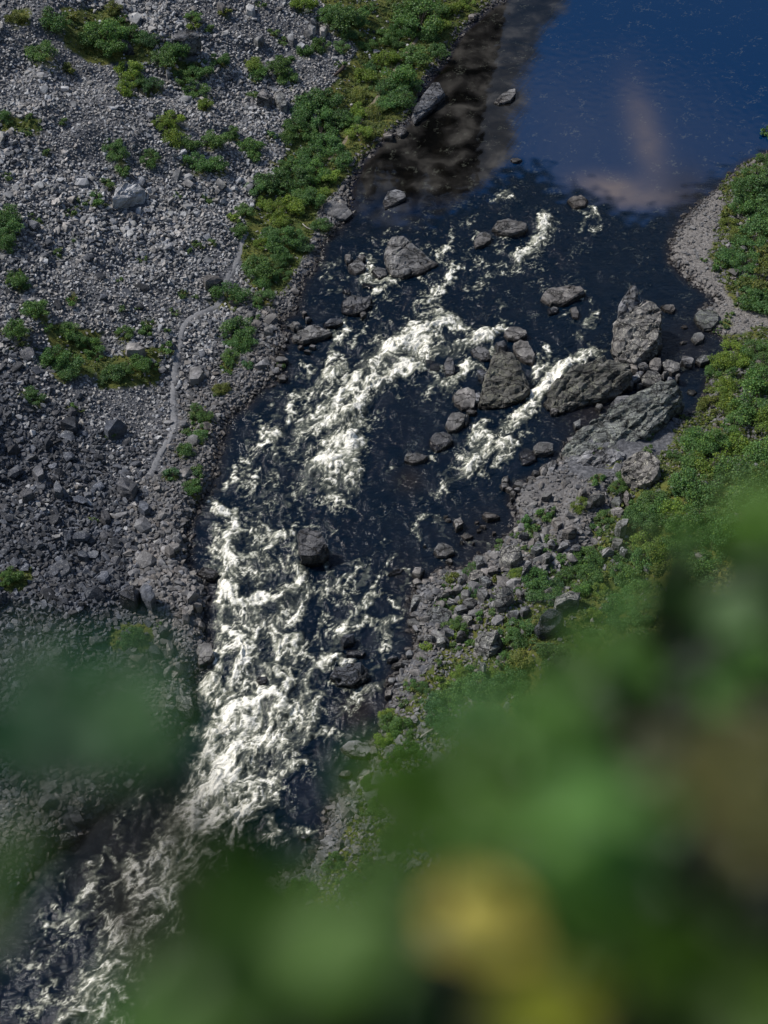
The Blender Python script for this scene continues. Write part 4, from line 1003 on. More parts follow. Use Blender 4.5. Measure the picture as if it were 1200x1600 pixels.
G0 = gather(.55, 4, .24, .42, 1.2, .02)
G1 = gather(.43, 1, .38, .68, 1.8, .08)
G2 = gather(1.0, 2, .52, .95, 2.6, .08)
G4 = gather(1.15, 14, .7, 1.8, 1.8, .05)
_k = (~G4['left']) & (G4['d'] < 20) & (G4['y'] < 138) & (G4['u'] < .95) & (G4['veg'] < .6)
G4 = {k: v[_k] for k, v in G4.items()}
G3 = gather(2.4, 3, .80, 1.75, 3.6, .06)

# ================================================================ boulders (outline of the upper face, height above the water or ground)
def boulder(label, verts, mat=None, group=None, seed=0, base=-.7, flare=1.12, step=.42, amp=.10, name='boulder', cat='boulder', onland=False, front=0.0, cells=1.0, strata=0.0):
    mat = mat or M_BOULD
    W = []
    for v in verts:
        px, py = v[0], v[1]; h = v[2]
        if onland:
            x, y, z = land(px, py, h); W.append((x, y, gz(x, y).item() + h))
        else:
            x, y = at(px, py, h); W.append((float(x), float(y), h))
    A = np.array(W); c = A.mean(0)
    rj = random.Random(seed * 31 + 5)
    W = [(p[0], p[1], p[2] + rj.uniform(-.16, .10) * (p[2] - (gz(p[0], p[1]).item() if onland else 0))) for p in W]
    g = float(np.maximum(gz(c[0], c[1]), 0)) if onland else 0.0
    pts = [(p[0] - c[0], p[1] - c[1], p[2] - g) for p in W]
    for p in W:
        pts.append(((p[0] - c[0]) * flare, (p[1] - c[1]) * flare - front, base))
        pts.append(((p[0] - c[0]) * (flare * .5 + .54), (p[1] - c[1]) * (flare * .5 + .54), (p[2] - g) * .45))
    bm = hull_bm(pts)
    bmesh.ops.triangulate(bm, faces=bm.faces)
    for _ in range(7):
        long = [e for e in bm.edges if e.calc_length() > step * 1.5]
        if not long: break
        bmesh.ops.subdivide_edges(bm, edges=long, cuts=1)
        bmesh.ops.triangulate(bm, faces=[f for f in bm.faces if len(f.verts) > 3])
    off = Vector((seed * 7.3 + c[0], seed * 3.1 + c[1], 0))
    bm.normal_update()
    size = max(A[:, 0].max() - A[:, 0].min(), A[:, 1].max() - A[:, 1].min(), 1.0)
    k = min(1.0, size / 4)
    mv = []
    for v in bm.verts:
        q = v.co + off
        a = mnoise.noise(q * .5) * .9 + mnoise.noise(q * 1.5) * .35 + abs(mnoise.noise(q * 3.2)) * .35 + mnoise.noise(q * 7.0) * .12
        sx = q.x * .78 + q.y * .62
        dd = mnoise.voronoi(Vector((sx * .16, (q.y * .78 - q.x * .62) * .62, q.z * .6)) / max(k, .45))[0]
        crack = -min(1.0, max(0.0, .10 - (dd[1] - dd[0])) / .10) * cells
        stepz = mnoise.noise(Vector((sx * .25, (q.y * .78 - q.x * .62) * 1.6, q.z * 1.2))) * .8
        mv.append(v.normal * (amp * k ** .9) * (a * 1.6 + crack * 1.5 + stepz - strata * abs(mnoise.noise(Vector((sx * .13, (q.y * .78 - q.x * .62) * 1.5, 0)))) * 4 + strata))
    for v, m_ in zip(bm.verts, mv): v.co += m_
    me = bpy.data.meshes.new(name); bm.to_mesh(me); bm.free()
    me.materials.append(mat)
    BOULDER_FOOT.append((c[0], c[1], size * .5))
    return put(name, me, (c[0], c[1], g), label=label, cat=cat, group=group)


def ell(px, py, rx, ry, h, rot=0.0, n=6, seed=0, tilt=.4):
    """upper face of a small rock: an uneven ring about a point of the photograph"""
    r = random.Random(int(px * 13 + py * 7 + seed)); out = []
    for i in range(n):
        a = 2 * math.pi * i / n + r.uniform(-.25, .25); k = r.uniform(.68, 1.12)
        u, v = math.cos(a) * rx * k, math.sin(a) * ry * k
        out.append((px + u * math.cos(rot) - v * math.sin(rot), py + u * math.sin(rot) + v * math.cos(rot), h * r.uniform(1 - tilt, 1 + tilt)))
    out.append((px + r.uniform(-.2, .2) * rx, py - .1 * ry, h * 1.25))
    return out


B = boulder
B('broad pale grey boulder standing alone in the upper rapids', [(605, 380, 2.0), (612, 372, 2.3), (626, 369, 2.5), (640, 378, 2.2), (650, 390, 1.6), (662, 398, 1.2), (679, 409, .6), (660, 420, .5), (630, 430, .6), (614, 424, .9), (603, 396, 1.5)], M_BANDED, seed=1, amp=.16)
B('smooth oval grey boulder at the head of the rapids', [(770, 353, .9), (778, 346, 1.2), (795, 343, 1.3), (815, 344, 1.2), (824, 349, 1.0), (820, 358, .8), (800, 364, .8), (778, 361, .7)], M_BANDED, seed=2)
B('small round boulder just below the oval boulder', [(741, 374, .7), (748, 365, .9), (758, 361, .9), (767, 364, .8), (766, 374, .6), (756, 382, .5), (744, 386, .4)], seed=3)
B('long pinkish boulder in midstream upstream of the block', [(848, 461, .9), (856, 451, 1.2), (872, 449, 1.3), (892, 446, 1.2), (907, 447, 1.1), (912, 454, .9), (898, 464, .7), (880, 473, .6), (862, 473, .6)], M_BANDED, seed=4)
B('small pinkish rock just below the long boulder', [(892, 481, .6), (900, 479, .7), (905, 487, .6), (903, 496, .4), (895, 495, .4)], seed=5)
B('low dark rock tucked under the long boulder', [(856, 482, .4), (866, 479, .5), (873, 482, .5), (870, 488, .3), (858, 490, .3)], M_DARK, seed=6)
B('rock on the lip where the pool spills into the rapids', [(888, 312, .5), (897, 305, .8), (908, 305, .7), (918, 311, .5), (913, 321, .4), (898, 323, .4)], seed=7)
B('ragged grey rock by the left bank below the pool', [(600, 312, .6), (606, 299, .9), (618, 296, .9), (632, 299, .8), (634, 308, .6), (618, 318, .4), (603, 324, .3)], M_BANDED, seed=8)
B('pointed pale rock standing alone in the still pool', [(773, 157, .4), (782, 149, .6), (796, 139, .9), (805, 136, .8), (805, 146, .6), (797, 157, .4), (780, 161, .3)], M_BANDED, seed=9)
B('tiny reddish rock awash at the edge of the pool', ell(806, 249, 9, 4, .3), seed=10)
B('large dark boulder of the trio left of the pale boulder', [(544, 414, .7), (553, 406, 1.0), (564, 407, 1.0), (571, 414, .8), (567, 422, .6), (556, 427, .4), (546, 421, .5)], seed=11)
B('small boulder at the upper left of the dark trio', ell(545, 402, 8, 6, .7), seed=12)
B('small square boulder at the upper right of the dark trio', ell(565, 400, 6, 5, .6), seed=13)
B('dark wet boulder against the side of the broad pale boulder', [(581, 422, .6), (590, 417, .9), (602, 420, .8), (604, 430, .5), (592, 434, .3)], M_DARK, seed=14)
B('craggy dark reef rock in the left channel', [(536, 470, .7), (549, 462, 1.0), (566, 461, 1.1), (579, 463, .9), (580, 474, .7), (568, 484, .5), (552, 490, .5), (536, 486, .4)], M_DARK, seed=15, amp=.2)
B('small rock leaning against the craggy reef rock', ell(568, 490, 6, 6, .5), seed=16)
B('flat rock awash above the craggy reef rock', ell(541, 455, 8, 4, .3), M_DARK, seed=17)
B('tiny flat rock awash beside foam in the left channel', ell(573, 446, 8, 4, .3), M_DARK, seed=18)
B('dark rounded rock off the tip of the flat slab', [(506, 504, .6), (516, 499, .9), (532, 497, .9), (536, 502, .7), (526, 508, .5), (510, 510, .4)], M_DARK, seed=19)
B('wedge shaped flat slab reaching out from the left bank', [(457, 524, .7), (464, 516, 1.1), (480, 508, 1.4), (496, 507, 1.5), (508, 513, 1.2), (518, 519, .9), (500, 525, .9), (474, 531, .8), (459, 531, .6)], M_BANDED, seed=20, amp=.18)
B('boulder at the shoreward end of the flat slab', ell(462, 507, 11, 7, 1.0), M_BANDED, seed=21)
B('small square rock between the slab and the dark rock', ell(482, 498, 7, 4, .6), seed=22)
B('pale rock in the shallows below the flat slab', ell(441, 560, 13, 5, .6), seed=23)
for i, (x, y, r_) in enumerate([(470, 542, 5), (480, 548, 5), (488, 540, 5), (476, 488, 4), (431, 578, 8), (442, 588, 9), (425, 540, 9), (443, 541, 5), (452, 508, 4), (437, 571, 6)]):
    B('small fist of rock in the shallows round the flat slab', ell(x, y, r_, r_ * .6, .5), group='small rocks in the shallows round the flat slab', seed=30 + i)
# centre cluster
B('boulder at the top of the midstream pile of rocks', [(788, 517, .9), (797, 511, 1.2), (812, 509, 1.2), (822, 514, 1.0), (823, 521, .8), (810, 529, .6), (795, 527, .6)], seed=41)
B('lumpy boulder on the right flank of the midstream pile', [(803, 536, 1.2), (813, 531, 1.5), (825, 534, 1.4), (828, 545, 1.2), (835, 553, 1.0), (831, 566, .6), (818, 560, .8), (806, 548, 1.0)], seed=42)
B('flat dark boulder on the left of the midstream pile', [(737, 547, .6), (746, 541, .9), (756, 542, .9), (764, 549, .8), (766, 560, .5), (752, 562, .4), (742, 556, .5)], seed=43)
B('tallest boulder of the midstream pile with mossy crown', [(775, 550, 3.2), (784, 544, 3.7), (796, 544, 3.7), (806, 552, 3.3), (812, 566, 2.8), (822, 590, 1.8), (826, 606, 1.2), (816, 617, .9), (786, 629, .8), (752, 630, .7), (752, 612, 1.2), (760, 590, 2.2), (768, 570, 2.8)], M_GREEN, seed=44, amp=.22, step=.36)
B('small boulder wedged above the mossy crowned boulder', ell(783, 537, 9, 7, 1.4), M_DARK, seed=45)
B('wet boulder in the foam beside the mossy crowned boulder', ell(753, 583, 8, 9, .8, .4), M_DARK, seed=46)
B('upright wet black boulder with foam down both sides', [(694, 566, .9), (700, 558, 1.2), (708, 560, 1.1), (711, 572, .9), (708, 584, .6), (697, 588, .4)], M_DARK, seed=47)
B('long black rock ledge with water pouring over it', ell(660, 567, 17, 6, .35, -.2), M_DARK, seed=48)
B('second black ledge awash beside the upright wet boulder', ell(678, 573, 14, 6, .3, .1), M_DARK, seed=49)
B('blocky pink grey boulder at the foot of the midstream pile', [(709, 616, .8), (716, 607, 1.1), (731, 604, 1.2), (741, 608, 1.1), (743, 622, .8), (740, 635, .5), (722, 637, .5), (712, 630, .5)], seed=50)
B('small rock to the right of the blocky pink grey boulder', ell(746, 618, 5, 8, .7), seed=51)
B('pair of small stones under the blocky pink grey boulder', ell(738, 643, 9, 4, .4), seed=52)
B('tall narrow boulder in the chain of rocks below the pile', [(700, 651, .9), (706, 644, 1.2), (718, 643, 1.2), (727, 648, 1.0), (723, 660, .8), (713, 671, .5), (701, 672, .5), (697, 663, .6)], seed=53)
B('sliver of rock beside the tall narrow boulder', ell(729, 655, 4, 11, .5, .25), seed=54)
B('rounded dark boulder third down the chain of rocks', [(672, 686, .7), (680, 677, 1.1), (692, 675, 1.2), (704, 680, 1.0), (707, 688, .7), (697, 697, .5), (683, 704, .3), (673, 695, .4)], M_DARK, seed=55)
B('flat topped boulder at the lower end of the rock chain', [(633, 712, .7), (637, 707, .9), (652, 707, 1.0), (667, 711, .7), (661, 718, .5), (645, 723, .4), (632, 719, .5)], seed=56)
# right-hand great rocks
B('tall leaning rock spire above the great block', [(965, 497, 2.2), (968, 478, 3.2), (977, 458, 3.8), (985, 448, 4.0), (993, 450, 3.8), (994, 461, 3.4), (998, 470, 2.6), (988, 484, 2.4), (975, 498, 2.0)], M_BANDED, seed=61, amp=.24, step=.36)
B('great square grey block, largest rock in the river', [(963, 503, 3.6), (973, 494, 3.9), (990, 482, 4.2), (1008, 471, 4.2), (1030, 477, 4.0), (1034, 487, 3.8), (1033, 512, 3.2), (1026, 530, 2.8), (1008, 545, 2.3), (990, 566, 1.4), (966, 560, 1.4), (959, 540, 2.0), (965, 515, 3.2)], M_LICHEN, seed=62, amp=.24, step=.34, flare=1.04)
B('flat rock jutting out behind the great block', [(1033, 478, .5), (1040, 475, .6), (1052, 476, .6), (1055, 483, .4), (1050, 488, .3), (1040, 484, .4)], seed=63)
B('small rock leaning on the shaded side of the great block', ell(1026, 540, 11, 6, 1.2, -.4), seed=64)
B('rock on the left shoulder of the great block', ell(971, 500, 8, 7, 3.0), M_BANDED, seed=65)
B('huge mossy boulder beside the white water chute', [(866, 596, 2.4), (876, 583, 3.0), (895, 570, 3.3), (918, 562, 3.4), (945, 557, 3.4), (968, 560, 3.2), (982, 570, 2.8), (983, 585, 2.2), (965, 603, 1.8), (938, 616, 1.4), (905, 628, .9), (880, 636, .8), (860, 634, .7), (857, 622, 1.0)], M_GREEN, seed=66, strata=.4, amp=.24, step=.36)
B('pink tip of rock under the huge mossy boulder', ell(866, 641, 8, 6, .5), seed=67)
B('cube shaped grey boulder under the great block', [(1016, 562, 1.4), (1024, 557, 1.7), (1032, 559, 1.6), (1034, 570, 1.2), (1028, 578, .9), (1015, 576, .9)], seed=68)
B('pale angular boulder right of the cube shaped boulder', [(1034, 568, 1.0), (1042, 561, 1.4), (1056, 563, 1.3), (1062, 568, 1.0), (1061, 578, .6), (1050, 582, .6), (1040, 577, .7)], M_LICHEN, seed=69)
B('speckled boulder in front of the cube shaped boulder', [(1003, 588, 1.2), (1012, 580, 1.6), (1026, 579, 1.5), (1034, 586, 1.2), (1032, 597, .8), (1016, 600, .7), (1005, 597, .8)], M_LICHEN, seed=70)
for i, (x, y, r_) in enumerate([(990, 572, 9), (1003, 570, 9), (1000, 582, 8), (992, 590, 8), (1010, 573, 6), (1040, 584, 6), (985, 598, 8), (1046, 590, 5), (1000, 600, 5), (1060, 586, 4)]):
    B('small angular rock filling the gap below the great block', ell(x, y, r_, r_ * .7, 1.0), group='small rocks filling the gap below the great block', seed=80 + i)
B('round boulder at the near end of the stone crossing', ell(1076, 562, 12, 7, .8), seed=71)
B('flat pale boulder where the stone crossing meets the bank', ell(1098, 560, 14, 7, .7, -.3), M_LICHEN, seed=72)
B('lone rounded rock in the still right hand channel', [(1080, 527, .5), (1085, 520, .7), (1096, 519, .7), (1101, 524, .6), (1098, 532, .4), (1087, 536, .3)], M_LICHEN, seed=73)
B('small flat stone beside the lone rounded rock', ell(1068, 535, 6, 3, .3), seed=74)
B('tiny stone barely breaking the right hand channel', ell(1070, 510, 5, 2.5, .2), seed=75)
B('low mossy stone in the pool behind the banded slab', ell(1080, 612, 8, 5, .3), M_GREEN, seed=76)
B('green streaked boulder on the edge of the gravel bar', [(1086, 492, .8), (1092, 484, 1.1), (1106, 482, 1.2), (1122, 486, 1.2), (1122, 500, .9), (1112, 511, .6), (1100, 513, .5), (1092, 504, .6)], M_GREEN, seed=77)
# the long banded slab
B('long sloping lichen banded slab above the right shore', [(884, 706, .9), (890, 690, 1.5), (905, 673, 2.0), (930, 655, 2.6), (960, 635, 3.2), (985, 618, 3.8), (1010, 603, 4.2), (1035, 596, 4.4), (1054, 598, 4.3), (1065, 606, 3.9), (1064, 618, 3.5), (1050, 636, 3.0), (1036, 655, 2.6), (1012, 676, 2.1), (992, 690, 1.7), (965, 700, 1.4), (935, 716, 1.1), (905, 722, .9)], M_SLAB, seed=91, strata=.7, amp=.22, step=.30, flare=1.05)
B('lower banded ledge continuing the lichen slab downstream', [(880, 722, 1.0), (892, 712, 1.6), (925, 700, 2.0), (955, 700, 2.0), (975, 708, 1.8), (972, 722, 1.4), (950, 738, 1.2), (925, 748, 1.0), (900, 748, .8), (884, 738, .8)], M_BANDED, seed=92, strata=.7, amp=.22, step=.32)
B('flat pale slab lying against the top of the lichen slab', [(955, 628, 2.6), (965, 619, 3.0), (985, 615, 3.2), (998, 618, 3.2), (985, 628, 2.8), (965, 634, 2.4)], M_BANDED, seed=93)
B('lumpy white flecked boulder below the lichen slab', [(976, 722, 2.0), (986, 710, 2.6), (1002, 706, 2.9), (1020, 709, 2.8), (1029, 720, 2.4), (1028, 738, 1.8), (1018, 752, 1.2), (1000, 757, 1.1), (984, 748, 1.4), (976, 735, 1.7)], M_LICHEN, seed=94, amp=.26, onland=True)
B('pale stone in the dark water under the lichen slab', ell(936, 635, 8, 5, .5), M_LICHEN, seed=95)
B('small pale stones at the upper lip of the lichen slab', ell(903, 660, 7, 5, .8), M_LICHEN, seed=96)
B('dark topped boulder off the point of the right shore', [(834, 697, 1.1), (842, 691, 1.5), (855, 689, 1.5), (864, 693, 1.2), (864, 702, .9), (852, 708, .7), (838, 706, .8)], seed=97)
B('wet black ledge behind the dark topped boulder', ell(825, 712, 14, 14, .35, .3), M_DARK, seed=98)
B('upright flake of rock at the water on the right shore', ell(862, 727, 8, 12, 1.1, .3), M_BANDED, seed=99)
B('second flake of rock leaning beside the upright one', ell(850, 733, 7, 11, .9, .3), M_BANDED, seed=100)
for i, (x, y, r_) in enumerate([(838, 738, 7), (872, 737, 7), (812, 754, 10), (830, 747, 7), (822, 757, 6), (808, 764, 6), (790, 748, 8), (788, 757, 7), (795, 764, 6), (802, 770, 5), (846, 752, 8), (826, 764, 5), (815, 772, 5), (800, 779, 5)]):
    B('loose stone at the gravelly point of the right shore', ell(x, y, r_, r_ * .62, .6), group='loose stones at the gravelly point of the right shore', seed=110 + i)
B('long flat rock lying on the grey gravel patch', ell(856, 771, 10, 5, .7, -.5), M_BANDED, onland=True, seed=125)
B('leaning grey flake beside the yellow shrub on the gravel', ell(912, 766, 8, 8, 1.1), onland=True, seed=126)
B('big grey boulder right of the gravel patch', ell(931, 775, 15, 9, 1.3), M_LICHEN, onland=True, seed=127)
B('mossy boulder between the gravel patch and the trees', ell(964, 782, 11, 9, 1.2), M_GREEN, onland=True, seed=128)
B('smooth pale flat stone under the mossy boulder', ell(965, 797, 12, 6, .8), M_BANDED, onland=True, seed=129)
B('small upright pale stone next to the mossy boulder', ell(981, 775, 7, 8, 1.1), onland=True, seed=130)
B('dark cracked slab half hidden by the forest edge', ell(972, 818, 12, 9, 1.2, -.5), M_BANDED, onland=True, seed=131)
B('diamond shaped flat boulder on the lower right bank', ell(892, 828, 13, 8, 1.0, -.3), M_BANDED, onland=True, seed=132)
# lower right shore
B('flat brown rock alone in the dark bay', ell(768, 805, 14, 7, .5), seed=140)
B('cube of rock in the dark bay', ell(716, 815, 9, 9, .7), seed=141)
B('long low stone below the cube of rock in the bay', ell(731, 838, 10, 4, .3), seed=142)
B('rounded grey boulder in the bay off the right shore', [(678, 859, .7), (685, 850, 1.1), (694, 847, 1.2), (706, 852, 1.0), (709, 861, .7), (697, 868, .5), (684, 868, .5)], M_BANDED, seed=143)
B('little stone at the foot of the rounded grey boulder', ell(702, 876, 6, 4, .4), seed=144)
B('dark rock standing in the bay near the ledges', ell(654, 891, 10, 8, .8), seed=145)
B('wet black rock with foam trailing from it in the bay', ell(617, 893, 15, 5, .3, -.3), M_DARK, seed=146)
for i, (x, y, r_) in enumerate([(755, 822, 5), (748, 828, 4), (745, 815, 4), (700, 812, 6), (664, 852, 3), (740, 848, 3), (697, 806, 4), (772, 832, 3), (722, 846, 3)]):
    B('very small stone poking out of the dark bay', ell(x, y, r_, r_ * .6, .3), group='very small stones poking out of the dark bay', seed=150 + i)
B('two tone rock at the mouth of the small inlet', ell(669, 910, 12, 7, .7), seed=160)
B('pointed pale rock beside the small inlet', ell(688, 905, 9, 7, .8), M_BANDED, seed=161)
B('long ribbed rock on the shore below the bay', ell(742, 898, 16, 8, .9, -.5), M_LICHEN, onland=True, seed=162)
B('pale tilted slab at the water where the shore turns', ell(649, 940, 9, 14, .9, .3), M_LICHEN, seed=163)
B('rock filling the angle beside the tilted slab', ell(664, 930, 9, 9, .9, .4), M_BANDED, seed=164)
B('large domed lichen boulder at the river edge', [(664, 962, 1.3), (672, 952, 1.8), (686, 946, 2.1), (699, 951, 1.9), (704, 960, 1.5), (700, 970, 1.1), (688, 975, .9), (672, 972, 1.0)], M_LICHEN, seed=165)
B('cracked flat slab half in the water under the domed boulder', ell(648, 973, 12, 8, .5, .4), M_LICHEN, seed=166)
B('tall pale lichen boulder on the right bank', [(783, 862, 1.8), (788, 853, 2.4), (799, 849, 2.7), (812, 853, 2.5), (817, 863, 1.9), (810, 874, 1.3), (798, 880, 1.1), (786, 874, 1.4)], M_LICHEN, onland=True, seed=167)
B('round speckled boulder just upslope of the dark bay', ell(749, 876, 10, 9, 1.2), M_LICHEN, onland=True, seed=168)
B('white streaked slab leaning uphill on the right bank', ell(824, 888, 9, 14, 1.4, .2), M_BANDED, onland=True, seed=169)
B('pointed lichen boulder with a pale face', [(772, 940, 1.2), (780, 922, 2.0), (790, 914, 2.5), (801, 918, 2.2), (802, 932, 1.6), (790, 942, 1.2), (778, 948, .9)], M_LICHEN, onland=True, seed=170)
B('white topped small boulder among dark shrubs', ell(803, 957, 9, 6, 1.1), M_LICHEN, onland=True, seed=171)
B('big rounded grey boulder under the dark shrubs', [(741, 1004, 1.6), (748, 991, 2.2), (760, 983, 2.5), (776, 984, 2.3), (784, 994, 1.8), (780, 1008, 1.2), (764, 1018, 1.0), (748, 1015, 1.1)], M_LICHEN, onland=True, seed=172, amp=.2)
B('dark angular crag with an overhanging face', [(838, 976, 1.6), (846, 962, 2.4), (858, 952, 2.8), (872, 950, 2.6), (880, 958, 2.2), (874, 974, 1.6), (860, 986, 1.2), (844, 990, 1.0)], M_DARK, onland=True, seed=173, amp=.24)
B('grey crag rising behind the dark angular crag', ell(885, 935, 22, 12, 1.8, -.5), M_LICHEN, onland=True, seed=174)
B('little split rock between two yellow green shrubs', ell(755, 1042, 5, 10, 1.2, -.3), M_LICHEN, onland=True, seed=175)
for i, (x, y, r_, hh) in enumerate([(700, 925, 10, .8), (715, 918, 9, .8), (728, 925, 10, .9), (705, 940, 9, .7), (738, 912, 8, .7), (720, 905, 7, .6), (690, 930, 8, .6), (735, 940, 12, .9), (760, 905, 10, .9), (755, 925, 12, 1.0), (770, 890, 10, .9), (840, 855, 10, .8), (855, 868, 9, .8), (862, 848, 9, .8), (840, 836, 8, .7), (880, 850, 10, .9), (900, 856, 9, .9), (820, 835, 8, .8), (870, 815, 8, .7), (812, 925, 8, .8), (830, 930, 8, .8), (840, 915, 8, .8), (720, 950, 10, .8), (730, 965, 9, .8), (700, 985, 12, .9), (720, 990, 10, .9), (690, 1000, 10, .8), (670, 995, 9, .7), (965, 845, 10, 1.0), (975, 860, 9, .9), (950, 860, 12, 1.1), (820, 950, 9, .9)]):
    B('grey angular block on the jumbled lower right bank', ell(x, y, r_, r_ * .66, hh, (i % 5 - 2) * .3), (M_SHORE, M_BANDED, M_LICHEN)[i % 3] if i % 3 else M_BANDED, group='angular blocks on the jumbled lower right bank', onland=True, seed=180 + i)
# lower river
B('tall square black boulder splitting the lower rapids', [(467, 836, 2.6), (470, 827, 2.9), (484, 824, 3.0), (496, 829, 2.9), (506, 840, 2.6), (512, 853, 2.2), (503, 864, 1.9), (486, 870, 1.8), (470, 868, 1.9)], M_DARK, seed=220, amp=.18, flare=1.02, step=.34)
B('round wet black boulder against the left bank', ell(325, 893, 16, 10, .9), M_DARK, seed=221)
B('grey boulder with a trickle of white water down its side', [(305, 1022, .9), (310, 1009, 1.4), (319, 1001, 1.6), (329, 1006, 1.4), (333, 1020, 1.1), (326, 1033, .7), (312, 1039, .6), (304, 1034, .6)], seed=222)
B('pale rounded boulder seen through the green blur', ell(285, 1098, 20, 15, 1.2), M_LICHEN, seed=223)
B('rounded dark boulder above the flat topped ones', ell(544, 999, 13, 9, .9), M_DARK, seed=224)
B('thin black wedge of rock between two boulders', ell(555, 1020, 18, 6, .5, -.15), M_DARK, seed=225)
B('broad dark boulder, flat topped, right of the lower rapids', [(519, 1052, 1.2), (526, 1042, 1.6), (545, 1037, 1.8), (563, 1036, 1.8), (574, 1040, 1.6), (576, 1052, 1.2), (566, 1062, .9), (548, 1070, .7), (530, 1065, .8)], M_DARK, seed=226, amp=.2)
B('narrow flat rock near the right shore ledges', ell(614, 1028, 10, 5, .5, -.3), seed=227)
B('second narrow rock just below the first near the ledges', ell(620, 1039, 12, 4, .4, -.25), seed=228)
B('brown pointed rock jutting out under the green blur', [(534, 1166, .7), (545, 1159, 1.0), (560, 1156, 1.1), (574, 1158, 1.0), (580, 1170, .8), (570, 1182, .5), (550, 1180, .5), (540, 1174, .5)], seed=229)
B('white topped rock alone in the lowest calm water', ell(540, 1208, 13, 6, .5, -.15), M_LICHEN, seed=230)
B('round wet stone beside foam near the bottom', ell(474, 1307, 9, 6, .4), M_DARK, seed=231)
B('large flat grey boulder low on the left bank', ell(112, 1277, 24, 12, 1.2, .15), M_BANDED, seed=232)
B('rounded boulder at the water low on the left bank', ell(107, 1305, 17, 11, 1.0, .1), M_LICHEN, seed=233)
B('small stone just off the low left bank', ell(169, 1259, 7, 5, .4), M_LICHEN, seed=234)
B('drowned boulder humping the water below the white rapids', ell(410, 1062, 11, 7, .5), M_DARK, seed=235)
for i, (x, y, r_) in enumerate([(612, 1062, 7), (622, 1070, 8), (607, 1082, 7), (635, 1035, 8), (640, 1020, 7), (650, 1035, 9), (630, 1060, 9), (618, 1090, 8), (640, 1080, 9), (612, 1104, 7), (655, 1015, 8), (660, 1050, 9)]):
    B('dark stone along the narrow lower right shore', ell(x, y, r_, r_ * .7, .7), M_BANDED, group='dark stones along the narrow lower right shore', seed=240 + i)
# left bank and upper bank
B('long dark block with a pale lit edge under the bank trees', [(645, 176, 1.3), (655, 155, 1.8), (668, 138, 2.0), (677, 128, 2.1), (686, 128, 2.0), (694, 142, 1.5), (684, 155, 1.1), (668, 170, .9), (650, 188, .7)], M_BANDED, seed=260, amp=.12)
B('low flat pale rock below the long dark block', ell(628, 205, 12, 7, .6, -.4), M_BANDED, seed=261)
B('pale rock upstream of the low flat rock on the bank', ell(606, 208, 9, 6, .7), M_BANDED, seed=262)
B('pale rock at the top of the left bank shoreline', ell(740, 25, 9, 6, .6, -.5), M_BANDED, seed=263)
B('bare rock platform above the water where the bank juts out', [(505, 318, .6), (520, 312, .7), (540, 318, .7), (548, 332, .6), (538, 342, .5), (520, 335, .6), (508, 328, .6)], M_SHORE, onland=True, seed=264)
B('massive pale topped block among shrubs on the upper scree', [(270, 55, 2.6), (277, 44, 3.0), (292, 41, 3.2), (306, 47, 3.0), (312, 58, 2.4), (304, 64, 2.2), (286, 66, 2.2), (272, 63, 2.3)], M_BANDED, onland=True, seed=265, amp=.2, flare=1.0)
B('dark rock slab under the birch on the upper scree', [(190, 62, 1.6), (200, 64, 1.8), (208, 74, 1.2), (202, 78, .9), (192, 74, 1.1)], M_DARK, onland=True, seed=266)
B('tall white faced block standing on the upper scree', [(430, 142, 1.6), (436, 138, 2.0), (442, 142, 1.9), (448, 156, 1.5), (447, 164, 1.2), (438, 164, 1.1), (432, 154, 1.3)], M_LICHEN, onland=True, seed=267)
B('dark sided slab next to the white faced block', ell(413, 148, 12, 9, 1.4), M_BANDED, onland=True, seed=268)
B('great flat slab sunk in the middle of the scree', [(175, 312, 1.4), (182, 294, 1.8), (196, 285, 2.0), (214, 282, 1.9), (225, 296, 1.4), (222, 306, 1.1), (200, 308, 1.1)], M_SCREE, onland=True, seed=269, amp=.2)
B('square grey boulder beside shrubs in the lower scree', ell(208, 541, 16, 8, 1.1), M_SCREE, onland=True, seed=270)
B('wide flat rock above the track near the dark shrub', ell(330, 434, 16, 8, 1.0, .1), M_SHORE, onland=True, seed=271)
B('large block beside the track low on the scree', ell(196, 755, 15, 14, 1.6), M_SCREE_DARK, onland=True, seed=272)
B('reddish dark boulder, left one of a touching pair', ell(203, 927, 15, 16, 1.8), M_DARK, onland=True, seed=273)
B('grey boulder, right one of a touching pair', ell(230, 925, 14, 16, 1.7), M_SCREE_DARK, onland=True, seed=274)
B('broad angular boulder in the darkest part of the scree', ell(178, 665, 17, 13, 1.3), M_SCREE_DARK, onland=True, seed=275)
B('upright block at the left in the darkest part of the scree', ell(108, 658, 15, 13, 1.2), M_SCREE_DARK, onland=True, seed=276)
B('flat grey plate of rock beside the bank path', ell(305, 582, 13, 12, 1.0), M_SHORE, onland=True, seed=277)
for i, (x, y, r_) in enumerate([(405, 60, 9), (482, 50, 10), (488, 40, 9), (455, 58, 8), (470, 70, 8), (345, 8, 10), (490, 32, 8), (262, 112, 6), (505, 45, 8), (392, 12, 9), (60, 735, 13), (90, 760, 13), (40, 770, 14), (130, 865, 12), (165, 805, 13), (75, 690, 12), (20, 700, 13), (265, 860, 12), (225, 790, 12), (290, 960, 12), (300, 930, 12), (255, 985, 12), (240, 1015, 13), (265, 1010, 12), (310, 945, 9), (315, 975, 8), (280, 1040, 10), (245, 1045, 12), (360, 505, 9), (420, 515, 9)]):
    B('larger than usual angular block lying in the scree', ell(x, y, r_ * .85, r_ * .62, .8, (i % 4) * .4), M_SHORE if x > 255 and y > 400 else M_SCREE_DARK if y > 600 else M_SCREE, group='larger blocks scattered through the scree', amp=.07, onland=True, seed=280 + i)

# ================================================================ loose stones of the slopes
def stone_objects(G, first):
    pass


